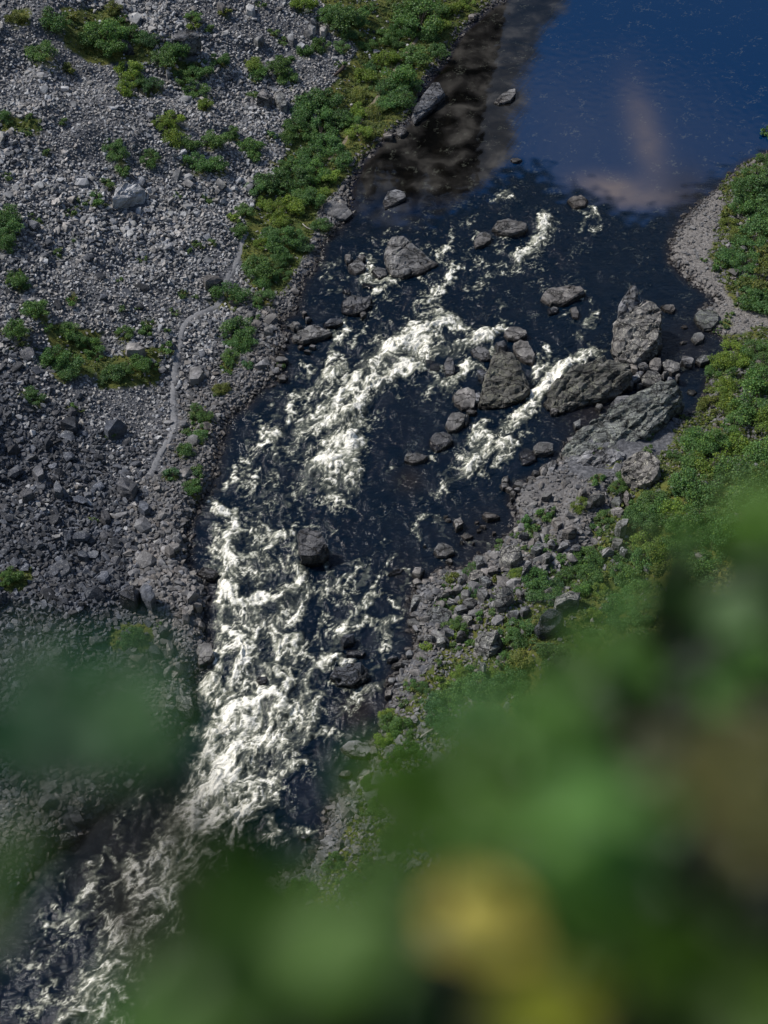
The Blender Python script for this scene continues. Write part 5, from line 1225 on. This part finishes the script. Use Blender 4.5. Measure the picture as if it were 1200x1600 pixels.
ok3 = clear_of(G3['x'], G3['y'], BOULDER_FOOT, 1.0)
for k in G3: G3[k] = G3[k][ok3]
px_, py_ = to_px(G3['x'], G3['y'], G3['z'])
slant = np.sqrt(G3['x'] ** 2 + G3['y'] ** 2 + (CAM_H - G3['z']) ** 2)
shown = G3['s'] / slant * ((px_ > 0) & (px_ < 1200) & (py_ > 0) & (py_ < 1060)) * np.where(py_ > 960, .6, 1)
order = np.argsort(-shown)
singles = set(order[:290].tolist())
rr = random.Random(9)
BIG = [stone_mesh(300 + i, 16 + i % 5, .5 + .06 * (i % 4), M_SCREE) for i in range(10)]
BIGD = [stone_mesh(320 + i, 16 + i % 5, .5 + .06 * (i % 4), M_SCREE_DARK) for i in range(10)]
BIGS = [stone_mesh(340 + i, 16 + i % 5, .5 + .06 * (i % 4), M_SHORE) for i in range(6)]
for i in order[:290]:
    left = bool(G3['left'][i]); d = float(G3['d'][i]); y_ = float(G3['y'][i])
    if left and d < 7: lab, grp, pr = 'pale angular stone on the left bank close to the water', 'pale stones along the left bank', BIGS
    elif left and y_ > 160: lab, grp, pr = 'grey angular stone on the upper part of the scree slope', 'stones of the upper scree slope', BIG
    elif left: lab, grp, pr = 'dark grey angular stone on the lower part of the scree slope', 'stones of the lower scree slope', BIGD
    else: lab, grp, pr = 'grey lichen spotted stone on the right bank', 'stones of the right bank', BIGS
    s = float(G3['s'][i])
    put('scree_stone' if left else 'bank_stone', pr[rr.randrange(len(pr))], (G3['x'][i], G3['y'][i], G3['z'][i] + .05 * s),
        (rr.uniform(-.5, .5), rr.uniform(-.5, .5), rr.uniform(0, 6.28)), (s, s, s * .9), label=lab, cat='stone', group=grp)
rest = np.array([k for k in range(len(G3['x'])) if k not in singles], int)
for k in G3: G3[k] = G3[k][rest]


def merged(name, Gs, protos, label, test):
    x, y, z, s = [np.concatenate([G[k][test(G)] for G in Gs]) for k in ('x', 'y', 'z', 's')]
    ok = clear_of(x, y, BOULDER_FOOT, .82)
    x, y, z, s = x[ok], y[ok], z[ok], s[ok]
    r = np.random.default_rng(len(x)); n = len(x)
    rot = np.stack([r.normal(0, .45, n), r.normal(0, .45, n), r.uniform(0, 6.28, n)], 1)
    scl = np.stack([s * r.uniform(.85, 1.25, n), s * r.uniform(.8, 1.15, n), s * r.uniform(.75, 1.25, n)], 1)
    idx = r.integers(0, len(protos), n)
    if name == 'scree_rubble':
        # darker blocks are picked more often low on the slope
        pd = .05 + .95 * sm((160 - y + 6 * coarse(x, y)) / 52) + .10 * (coarse(x, y) > .6)
        idx = r.integers(0, 14, n) + 14 * (r.uniform(size=n) < pd)
    scatter_group(name, protos, np.stack([x, y, z], 1), rot, scl, idx, label)
    print(name, n)


merged('scree_rubble', [G0, G1, G2, G3], PR_SCREE, 'grey angular rubble covering the whole scree slope', lambda G: G['left'] & (G['d'] + 2.5 * (G['u'] - .5) >= 6))
merged('shore_rubble', [G0, G1, G2, G3, G4], PR_SHORE, 'pinkish grey rubble lining the left and right shores', lambda G: ~(G['left'] & (G['d'] + 2.5 * (G['u'] - .5) >= 6)))
# a thin rim of stones along the water's edge
x, y, r = cand(.5, 21)
P = np.stack([x, y], 1); dl = seg_dist(P, LEFT); dr = seg_dist(P, RIGHT); d = np.minimum(dl, dr); ins = inside(P, POLY)
kk = (d < 1.1) & in_view(x, y, 0 * x) & (r.uniform(size=len(x)) < .8) & ((~ins) | (d < .5))
kk &= clear_of(x, y, BOULDER_FOOT, .8)
x, y = x[kk], y[kk]; n = len(x); s = r.uniform(.35, 1.0, n)
scatter_group('water_edge_stones', PR_SHORE, np.stack([x, y, np.maximum(gz(x, y), -.05)], 1), np.stack([r.normal(0, .4, n), r.normal(0, .4, n), r.uniform(0, 6.28, n)], 1),
              np.stack([s, s * .9, s], 1), r.integers(0, 8, n), 'wet stones rimming both edges of the river')
# fine pebbles of the gravel bar
x, y, r = cand(.30, 31, x0=20)
g = field(GRAV, x, y); kk = (g > .4) & in_view(x, y, gz(x, y)) & (r.uniform(size=len(x)) < .85) & ~inside(np.stack([x, y], 1), POLY)
x, y = x[kk], y[kk]; n = len(x); s = .12 + .34 * r.uniform(size=n) ** 3
scatter_group('gravel_bar_pebbles', PR_SHORE, np.stack([x, y, gz(x, y)], 1), np.stack([r.normal(0, .3, n), r.normal(0, .3, n), r.uniform(0, 6.28, n)], 1),
              np.stack([s, s, s * .8], 1), r.integers(0, 8, n), 'pale rounded pebbles covering the gravel bar')


# driftwood
def stick(label, p0, p1, r0, r1, mat, lift=.25, name='driftwood'):
    a = land(*p0); b = land(*p1); A = Vector(a) + Vector((0, 0, lift)); Bv = Vector(b) + Vector((0, 0, lift))
    n = 9; m = 7; V = []; rs = random.Random(int(p0[0]))
    d = (Bv - A).normalized(); u = d.orthogonal().normalized(); w = d.cross(u)
    bend = Vector((rs.uniform(-.2, .2), rs.uniform(-.2, .2), .05))
    for i in range(n):
        t = i / (n - 1); c = A.lerp(Bv, t) + bend * math.sin(t * 3.1) * 1.2 - (A + Bv) / 2; r = (r0 + (r1 - r0) * t) * rs.uniform(.85, 1.15)
        for j in range(m):
            an = 2 * math.pi * j / m; V.append(c + (u * math.cos(an) + w * math.sin(an)) * r)
    F = [(i * m + j, i * m + (j + 1) % m, (i + 1) * m + (j + 1) % m, (i + 1) * m + j) for i in range(n - 1) for j in range(m)]
    me = bpy.data.meshes.new(name); me.from_pydata([tuple(v) for v in V], [], F + [tuple(range(m))[::-1], tuple(range((n - 1) * m, n * m))]); me.materials.append(mat)
    for p in me.polygons: p.use_smooth = True
    put(name, me, (A + Bv) / 2, label=label, cat='driftwood')


stick('dark rotten log lying on fine scree near the bank trees', (523, 120), (537, 106), .22, .30, M_ROTWOOD, name='fallen_log')
stick('bleached branch lying on the bare rock platform', (508, 320), (528, 334), .07, .05, M_WOOD)
stick('short pale stick on stones above the single dark shrub', (473, 352), (487, 361), .08, .05, M_WOOD)
stick('bleached stick on the shore stones by the low flat rock', (603, 215), (625, 210), .09, .06, M_WOOD)
stick('white pole lying on the lower right bank under the blur', (656, 1155), (678, 1141), .10, .07, M_WOOD)
stick('shorter white pole beside the longer one on the lower right bank', (681, 1150), (692, 1144), .07, .05, M_WOOD)
stick('pale log end sticking out over the lower calm water', (578, 1208), (563, 1220), .22, .28, M_WOOD, name='fallen_log')

# ================================================================ shrubs and trees
def foliage_mesh(name, seed, n, mat, tall=1.0, lobes=11, leaf=.085, loose=.25):
    r = np.random.default_rng(seed)
    # lobes: rounded masses of leaves spread through the crown
    a = r.uniform(0, 2 * np.pi, lobes); rad = np.sqrt(r.uniform(.0, 1, lobes)) * .80; hz = r.uniform(.15, 1.0, lobes) * (1 - .55 * rad)
    C = np.stack([np.cos(a) * rad, np.sin(a) * rad, hz * tall], 1); LR = r.uniform(.13, .42, lobes) * (1 - .2 * hz)
    w = LR ** 2; k = r.choice(lobes, n, p=w / w.sum())
    d = r.normal(size=(n, 3)); d /= np.linalg.norm(d, axis=1)[:, None]; d[:, 2] = np.where(d[:, 2] < -.35, -d[:, 2] * .6, d[:, 2])
    rr = r.uniform(.55, 1.0, n) ** .6 * (1 + loose * r.normal(0, .35, n))
    P = C[k] + d * (LR[k] * rr)[:, None] * np.array([1, 1, .8])
    # little sprays: leaves gather in tufts
    tufts = r.choice(n, n // 7); tk = r.integers(0, len(tufts), n)
    P = P * .55 + (P[tufts][tk] + r.normal(0, .035, (n, 3))) * .45 if False else P
    sn = r.choice(n, int(n * .45)); src = r.choice(n, len(sn)); P[sn] = P[src] + r.normal(0, .028, (len(sn), 3))
    P[:, 2] = np.maximum(P[:, 2], .03)
    nrm = d * .7 + r.normal(0, .55, (n, 3)) + np.array([0, 0, .45]); nrm /= np.linalg.norm(nrm, axis=1)[:, None]
    t = np.cross(nrm, r.normal(size=(n, 3))); t /= np.linalg.norm(t, axis=1)[:, None]; b = np.cross(nrm, t)
    s = (leaf * r.uniform(.6, 1.35, n))[:, None]
    V = np.stack([P - t * s * .6, P + b * s * .33 + nrm * s * .08, P + t * s * .6, P - b * s * .33 + nrm * s * .08], 1).reshape(-1, 3)
    F = np.arange(4 * n).reshape(n, 4)
    lt = r.uniform(.15, .85, lobes)[k] * .6 + .4 * r.uniform(0, 1, n)
    return mesh_np(name, V, F, [mat], False, dict(tone=np.repeat(lt, 4)))


def stem_mesh(name, seed, branches=6, height=.75, spread=.5, r0=.035, mat=None):
    r = random.Random(seed); V = []; F = []
    for b in range(branches):
        a = r.uniform(0, 6.28); sp = r.uniform(.3, 1) * spread; h = height * r.uniform(.7, 1.1); m = 5; nseg = 5; base = len(V)
        for i in range(nseg + 1):
            t = i / nseg; c = Vector((math.cos(a) * sp * t ** 1.4 + .03 * math.sin(5 * t + b), math.sin(a) * sp * t ** 1.4, -.12 + (h + .12) * t))
            rad = r0 * (1 - .8 * t)
            for j in range(m):
                an = 2 * math.pi * j / m; V.append((c.x + rad * math.cos(an), c.y + rad * math.sin(an), c.z))
        F += [(base + i * m + j, base + i * m + (j + 1) % m, base + (i + 1) * m + (j + 1) % m, base + (i + 1) * m + j) for i in range(nseg) for j in range(m)]
    return mesh_np(name, np.array(V), np.array(F), [mat or M_BARK], True)


FOL = [foliage_mesh('foliage', 500 + i, 4200, M_LEAF, tall=[.95, .8, 1.15, .9][i % 4], lobes=14 + (i * 5) % 11, leaf=.062 + .006 * (i % 3), loose=.42) for i in range(9)]
FOLS = [foliage_mesh('foliage', 530 + i, 1100, M_LEAF, tall=.8, lobes=5 + i % 4, leaf=.15, loose=.5) for i in range(5)]
STEM = [stem_mesh('stem', 560 + i) for i in range(4)]
TONES = dict(D=((.76, .95, .84), 'dark green'), M=((.85, 1.0, .80), 'mid green'), Y=((1.40, 1.28, .64), 'yellow green'), O=((1.35, 1.02, .72), 'olive brown'), B=((.62, .80, .95), 'blue green'))



def place_of(x, y):
    T = [(lambda: x > 1090 and y < 525, 'behind the pale gravel bar'), (lambda: x > 1085 and 525 <= y < 660, 'opposite the stone crossing'),
         (lambda: x > 1040 and y >= 660, 'in the thick right hand wood'), (lambda: x > 895 and 660 <= y < 760, 'growing round the banded slab'),
         (lambda: x > 980 and y >= 760, 'at the right wood\'s edge'), (lambda: x > 820 and 760 <= y < 865, 'near the grey gravel patch'),
         (lambda: x > 860 and y < 1010, 'above the dark crag'), (lambda: x > 690 and y < 1010, 'by the rounded grey boulder'),
         (lambda: x > 770 and y >= 1010, 'below the crag in green blur'), (lambda: x > 630 and 1010 <= y < 1130, 'round the split rock'),
         (lambda: x > 440 and y >= 1110, 'by the lowest calm water'), (lambda: x < 260 and y > 850, 'low in the green blur'),
         (lambda: y >= 590 and x > 255, 'between track and dark bank'), (lambda: y >= 480 and x > 335, 'shoreward of the track bend'),
         (lambda: y >= 425 and x > 180, 'left of the track bend'), (lambda: y >= 425 and y < 590 and x <= 180, 'in the lower left scree cluster'),
         (lambda: y >= 590 and x <= 255, 'alone low on the dark scree'), (lambda: y >= 345 and x > 340, 'in the thicket above the rapids'),
         (lambda: y >= 270 and x > 380, 'in the thicket below the pool'), (lambda: y >= 140 and 440 < x < 545, 'in the thicket beside fine scree'),
         (lambda: x >= 545 and y >= 96, 'by the long dark block'), (lambda: x >= 495 and y < 96 and x < 590, 'near the top edge'),
         (lambda: x >= 590, 'at the top of the left bank'), (lambda: x < 150 and y >= 140, 'on open scree at the far left'),
         (lambda: x < 260 and y < 150, 'round the high mossy hollow'), (lambda: 150 <= x < 280 and y >= 150, 'by the sunken flat slab'),
         (lambda: 260 <= x < 380 and y < 185, 'round the pale topped block'), (lambda: x >= 280 and y >= 185, 'mid scree above the track'),
         (lambda: x >= 380, 'near the white faced block')]
    for f, s in T:
        if f(): return s
    return 'on the scree slope'


def size_of(r): return 'tiny' if r < 9.5 else 'small' if r < 14.5 else 'medium' if r < 19.5 else 'large'


from collections import defaultdict
clusters = defaultdict(list)
for i, (px, py, r, t) in enumerate(SHRUBS): clusters[(size_of(r), t, place_of(px, py))].append(i)
ORD = ['first', 'second', 'third', 'fourth', 'fifth', 'sixth', 'seventh', 'eighth', 'ninth', 'tenth', 'eleventh', 'twelfth', 'thirteenth', 'fourteenth', 'fifteenth']
LAB = {}
for (sz, t, plc), ids in clusters.items():
    ids.sort(key=lambda i: SHRUBS[i][0])
    for k, i in enumerate(ids):
        if len(ids) == 1: LAB[i] = '%s %s shrub %s' % (sz, TONES[t][1], plc)
        elif len(ids) == 2: LAB[i] = '%s of two %s %s shrubs %s' % (('left', 'right')[k], sz, TONES[t][1], plc)
        else: LAB[i] = '%s from left of %s %s shrubs %s' % ((ORD + ['%dth' % n_ for n_ in range(16, 60)])[k], sz, TONES[t][1], plc)
rs = random.Random(5)
bysize = sorted(range(len(SHRUBS)), key=lambda i: -SHRUBS[i][2])
MINOR = set(bysize[375:])                    # the smallest growth is joined into one cover
minor = []
for i, (px, py, r, t) in enumerate(SHRUBS):
    x, y, z = land(px, py + .45 * r)
    if i in MINOR:
        minor.append((x, y, z, r * math.sqrt(x * x + y * y + (CAM_H - z) ** 2) / FPX * 1.3)); continue
    if z < .1 and (px < 1120):
        for k in range(12):
            if float(gz(x, y)) > .15: break
            x += (-.5 if px < 640 and py < 1090 else .5)
        z = max(float(gz(x, y)), 0.1)
    sl = math.sqrt(x * x + y * y + (CAM_H - z) ** 2); R = r * sl / FPX * (1.30 if px < 1000 else 1.38)
    small = r < 12
    tree = (px > 640 and r >= 15 and py > 200) or (r >= 19 and px > 400)
    e = put('birch_tree' if tree and r >= 19 else 'shrub', None, (x, y, z - .05), (0, 0, rs.uniform(0, 6.28)), label=LAB[i].replace('shrub', 'tree') if tree and r >= 19 else LAB[i], cat='tree' if tree and r >= 19 else 'shrub', group='shrubs and birches ' + place_of(px, py))
    hs = R * rs.uniform(.85, 1.1)
    st = put('trunk' if tree and r >= 19 else 'stem', STEM[rs.randrange(4)], scl=(R, R, hs), parent=e)
    f = put('crown' if tree and r >= 19 else 'foliage', (FOLS if small else FOL)[rs.randrange(5 if small else 9)], rot=(0, 0, rs.uniform(0, 6.28)), scl=(R * rs.uniform(.9, 1.1), R * rs.uniform(.9, 1.1), hs), parent=e)
    c = TONES[t][0]; j = rs.uniform(.82, 1.18)
    f.color = (c[0] * j, c[1] * j * rs.uniform(.95, 1.05), c[2] * j, 1)

M_ = np.array(minor); nM = len(M_)
scatter_group('low_growth', FOLS, M_[:, :3], np.stack([0 * M_[:, 0], 0 * M_[:, 0], rng.uniform(0, 6.28, nM)], 1), M_[:, 3:4] * np.ones((1, 3)), rng.integers(0, 5, nM), 'small tufts of willow and birch scrub dotted over the rocks')
# low plants and moss between the shrubs
TUFT = []
for i in range(5):
    m = foliage_mesh('tuft', 600 + i, 46, M_MOSS, tall=.35, lobes=3, leaf=.30, loose=.8); TUFT.append(m)
x, y, r = cand(.62, 61)
P = np.stack([x, y], 1); v = field(VEG, x, y); cl = coarse(x, y)
kk = (r.uniform(size=len(x)) < np.clip((v - .3) * 1.9 + .18 * cl, 0, .85)) & (~inside(P, POLY)) & in_view(x, y, gz(x, y))
tr = np.minimum(seg_dist(P, TRAIL), seg_dist(P, TRAIL2)); kk &= (tr > .45) & clear_of(x, y, BOULDER_FOOT, .8)
x, y = x[kk], y[kk]; n = len(x); s = r.uniform(.25, .75, n) * (1 + .35 * (x > 20))
scatter_group('ground_cover', TUFT, np.stack([x, y, gz(x, y)], 1), np.stack([0 * x, 0 * x, r.uniform(0, 6.28, n)], 1), np.stack([s, s, s * .8], 1), r.integers(0, 5, n), 'low heather moss and grass between the shrubs')
print('tufts', n)

# ================================================================ plants beside the viewpoint, far out of focus
def leaf_cluster(spec, seed):
    """ovate leaves round a point on the line of sight: (px, py, metres, spread_px, n, length, colour)"""
    r = np.random.default_rng(seed); V = []; F = []; T = []; heads = []
    for (px, py, dist, sx, sy, n, ln, tone) in spec:
        for k in range(n):
            qx = px + r.normal(0, sx) if n > 1 else px; qy = py + r.normal(0, sy) if n > 1 else py
            d = dist * r.uniform(.85, 1.2) if n > 1 else dist
            dx, dy, dz = ray(qx, qy); L_ = math.sqrt(dx * dx + dy * dy + dz * dz)
            c = np.array([dx, dy, dz]) / L_ * d + np.array([0, 0, CAM_H])
            nr = np.array([0, -.25, .9]) + r.normal(0, .45, 3); nr /= np.linalg.norm(nr)
            t = np.cross(nr, r.normal(size=3)); t /= np.linalg.norm(t); b = np.cross(nr, t)
            s = ln * r.uniform(.75, 1.25); base = len(V)
            prof = [(-.5, 0), (-.28, .24), (0, .32), (.28, .20), (.5, 0)]
            for u, w in prof: V.append(c + t * s * u - nr * s * .10 * (u * 2) ** 2)
            for u, w in prof[1:-1]: V.append(c + t * s * u + b * s * w + nr * s * .07)
            for u, w in prof[1:-1]: V.append(c + t * s * u - b * s * w + nr * s * .07)
            m, l_, r_ = [base + i for i in range(5)], [base + 5 + i for i in range(3)], [base + 8 + i for i in range(3)]
            F += [(m[0], m[1], l_[0], l_[0]), (m[1], m[2], l_[1], l_[0]), (m[2], m[3], l_[2], l_[1]), (m[3], m[4], l_[2], l_[2]),
                  (m[0], r_[0], m[1], m[1]), (m[1], r_[0], r_[1], m[2]), (m[2], r_[1], r_[2], m[3]), (m[3], r_[2], m[4], m[4])]
            T += [tone] * 11; heads.append(c - t * s * .5)
    return V, F, T, heads


def near_plant(name, label, base, spec, colour, seed, part='foliage'):
    V, F, T, heads = leaf_cluster(spec, seed)
    bx, by = base; B0 = np.array([bx, by, 128.35])
    e = put(name, None, tuple(B0), label=label, cat='shrub')
    me = bpy.data.meshes.new(part); me.from_pydata([tuple(v - B0) for v in V], [], [tuple(dict.fromkeys(f)) for f in F]); me.materials.append(M_NEAR)
    a = me.attributes.new('tone', 'FLOAT', 'POINT'); a.data.foreach_set('value', np.array(T, np.float32))
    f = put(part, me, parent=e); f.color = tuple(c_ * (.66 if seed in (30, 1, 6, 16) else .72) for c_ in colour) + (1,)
    # twigs from the root to every few leaves
    r = random.Random(seed); TV = []; TF = []
    H = np.array(heads); mid = H.mean(0)
    hub = B0 * .35 + mid * .65
    def tube(a, b, r0, r1):
        a = Vector(a); b = Vector(b); d = (b - a).normalized(); u = d.orthogonal().normalized(); w = d.cross(u); base_ = len(TV); m = 5
        for i in range(5):
            t = i / 4; c = a.lerp(b, t) + u * math.sin(t * 3.14) * (b - a).length * .07; rad = r0 + (r1 - r0) * t
            for j in range(m): TV.append(tuple(c + (u * math.cos(6.283 * j / m) + w * math.sin(6.283 * j / m)) * rad))
        for i in range(4):
            for j in range(m): TF.append((base_ + i * m + j, base_ + i * m + (j + 1) % m, base_ + (i + 1) * m + (j + 1) % m, base_ + (i + 1) * m + j))
    tube(B0 - B0, hub - B0, .006, .0035)
    for h in H[::3]: tube(hub - B0, h - B0, .0022, .0009)
    me = bpy.data.meshes.new('stem'); me.from_pydata(TV, [], TF); me.materials.append(M_BARK)
    put('stem', me, parent=e)
    return e


NEARS = [
 ('near_shrub', 'dense teal green blurred leaves at the left edge over the scree', (-.22, .40), [(205, 1125, .42, 32, 24, 12, .024, .8), (90, 1120, .46, 60, 45, 26, .022, .2), (140, 1045, .48, 90, 28, 14, .018, .3), (235, 1180, .46, 22, 18, 8, .020, .1), (90, 1195, .46, 60, 16, 10, .020, .1)], (.50, 1.2, 1.0), 1),
 ('near_shrub', 'deep green blurred leaf at the lower left edge', (-.24, .42), [(8, 1335, .48, 12, 24, 4, .030, .4), (-20, 1420, .55, 16, 34, 3, .03, .3)], (.22, .52, .05), 2),
 ('near_shrub', 'vivid dark green blurred leaf at bottom centre', (-.04, .36), [(385, 1335, .46, 6, 6, 1, .036, .3), (388, 1410, .46, 14, 16, 4, .040, .3), (400, 1450, .48, 18, 14, 3, .034, .3)], (.40, .72, .06), 3),
 ('near_shrub', 'pale green blurred leaves along the bottom left of centre', (-.08, .34), [(345, 1525, .42, 24, 24, 8, .034, .9), (300, 1590, .44, 36, 14, 6, .034, .6), (530, 1475, .44, 30, 30, 8, .034, .9), (460, 1530, .46, 24, 20, 4, .034, .4), (590, 1560, .5, 20, 20, 3, .034, .3)], (.95, 1.45, .85), 4),
 ('near_shrub', 'mid green blurred leaves at lower centre right', (.08, .36), [(640, 1250, .48, 22, 16, 5, .034, .8), (775, 1300, .46, 18, 26, 6, .034, .8), (700, 1190, .58, 36, 18, 6, .028, .5), (600, 1340, .52, 20, 20, 3, .03, .5), (900, 1415, .55, 22, 14, 4, .028, .6)], (.88, 1.45, .55), 5),
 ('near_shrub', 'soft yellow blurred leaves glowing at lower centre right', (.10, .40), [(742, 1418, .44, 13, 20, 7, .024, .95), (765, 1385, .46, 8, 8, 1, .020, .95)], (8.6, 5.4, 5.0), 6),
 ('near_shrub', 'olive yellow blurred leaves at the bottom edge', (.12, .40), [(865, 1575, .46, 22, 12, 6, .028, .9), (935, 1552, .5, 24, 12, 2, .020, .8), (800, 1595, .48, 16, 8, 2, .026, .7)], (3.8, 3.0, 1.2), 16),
 ('near_shrub', 'pale mint blurred leaves right of the yellow ones', (.16, .38), [(922, 1298, .44, 16, 14, 5, .032, .9), (970, 1285, .46, 12, 10, 2, .028, .8), (870, 1125, .52, 44, 16, 9, .024, .9), (770, 1110, .7, 50, 16, 7, .02, .6), (930, 1195, .55, 24, 12, 2, .024, .5)], (1.1, 1.85, 1.3), 7),
 ('near_shrub', 'brownish beige blurred leaves at the right edge', (.26, .36), [(1150, 1235, .46, 24, 22, 8, .030, .9), (1190, 1300, .48, 12, 20, 4, .030, .8), (1040, 1160, .55, 30, 12, 5, .024, .4), (1090, 1195, .54, 20, 14, 3, .026, .7), (1190, 1160, .54, 14, 14, 3, .03, .6)], (2.2, 1.5, 1.9), 8),
 ('near_shrub', 'olive green blurred leaves in the bottom right corner', (.24, .40), [(1045, 1480, .45, 20, 18, 6, .034, .8), (1100, 1540, .46, 24, 16, 4, .034, .5), (985, 1395, .5, 18, 20, 4, .032, .5), (1180, 1575, .48, 20, 14, 4, .034, .6)], (.80, 1.2, .10), 9),
 ('near_shrub', 'green blurred branch reaching up the right edge', (.34, .40), [(1190, 850, .7, 14, 30, 7, .030, .9), (1160, 950, .72, 20, 18, 4, .03, .5), (935, 1015, .85, 30, 18, 6, .026, .9), (1010, 1075, .75, 20, 14, 3, .03, .6), (1175, 1030, .65, 14, 22, 4, .03, .6), (1120, 1100, .62, 20, 12, 3, .028, .5)], (.95, 1.5, .75), 10),
]
# the dark depth of the bush behind those leaves
_r = np.random.default_rng(12); BACK = np.array([(1240, 790), (1150, 850), (1080, 880), (1010, 980), (930, 1050), (890, 1115), (820, 1195), (765, 1285), (690, 1375), (610, 1450), (500, 1490), (340, 1540), (270, 1620), (1240, 1640)], float)
_q = _r.uniform((200, 780), (1240, 1640), (4200, 2)); _q = _q[inside(_q, BACK)][:520]
_q2 = _r.uniform((560, 800), (1240, 1420), (900, 2)); _dq = seg_dist(_q2, BACK); _q2 = _q2[(~inside(_q2, BACK)) & (_dq < 110) & (_r.uniform(size=900) < .6 - _dq / 200)][:55]
NEARS.append(('near_shrub', 'thin green blurred sprays fringing the edge of the bush', (.16, .44),
              [(float(a_), float(b_), float(_r.uniform(.7, 1.1)), 0, 0, 1, .019, float(_r.uniform(.2, 1))) for a_, b_ in _q2], (.75, 1.25, .72), 31))
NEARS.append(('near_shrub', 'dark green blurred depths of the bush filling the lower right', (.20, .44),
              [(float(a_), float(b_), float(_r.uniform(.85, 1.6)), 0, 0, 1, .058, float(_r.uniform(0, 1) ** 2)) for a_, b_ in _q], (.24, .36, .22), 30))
for a in NEARS: near_plant(*a)

# every stone that shared a description gets its own: size, kind, place and order from the left
byl = defaultdict(list)
for o in COL.objects:
    if o.parent is None and o.get('label') and o.get('category') in ('stone', 'boulder'): byl[o['label']].append(o)
NOUN = {'stones of the upper scree slope': 'grey scree stones', 'stones of the lower scree slope': 'dark scree stones', 'pale stones along the left bank': 'pale bank stones', 'stones of the right bank': 'spotted bank stones',
        'larger blocks scattered through the scree': 'extra large scree blocks', 'angular blocks on the jumbled lower right bank': 'angular grey blocks', 'dark stones along the narrow lower right shore': 'dark shore stones', 'loose stones at the gravelly point of the right shore': 'loose shore stones'}
cl2 = defaultdict(list)
for lab, os_ in byl.items():
    if len(os_) < 2 or os_[0].get('group') is None: continue
    for o in os_:
        px, py = to_px(o.location.x, o.location.y, o.location.z)
        g = o['group']
        if g in NOUN:
            sz = '' if o['category'] == 'boulder' else ('larger ' if o.scale.x > 1.45 else 'smaller ' if o.scale.x < 1.15 else 'middling ')
            cl2[(sz + NOUN[g], place_of(px, py))].append((float(px), o))
        else: cl2[(g, '')].append((float(px), o))
for (noun, plc), it in cl2.items():
    it.sort(key=lambda t: t[0]); plc = plc.replace('alone ', '')
    for k, (_, o) in enumerate(it):
        if len(it) == 1: o['label'] = ('single ' + noun[:-1] + ' ' + plc).strip()
        else: o['label'] = ('%s from left of %s %s' % ((ORD + ['%dth' % n_ for n_ in range(16, 99)])[k], noun, plc)).strip()

# low growth on the ledge itself
x = rng.uniform(-3, 3, 700); y = rng.uniform(-3.0, .42, 700)
scatter_group('ledge_grass', TUFT, np.stack([x, y, np.full(700, 128.38)], 1), np.stack([0 * x, 0 * x, rng.uniform(0, 6.28, 700)], 1), np.tile(rng.uniform(.1, .2, 700)[:, None], (1, 3)), rng.integers(0, 5, 700), 'short grass on the ledge at the viewpoint')
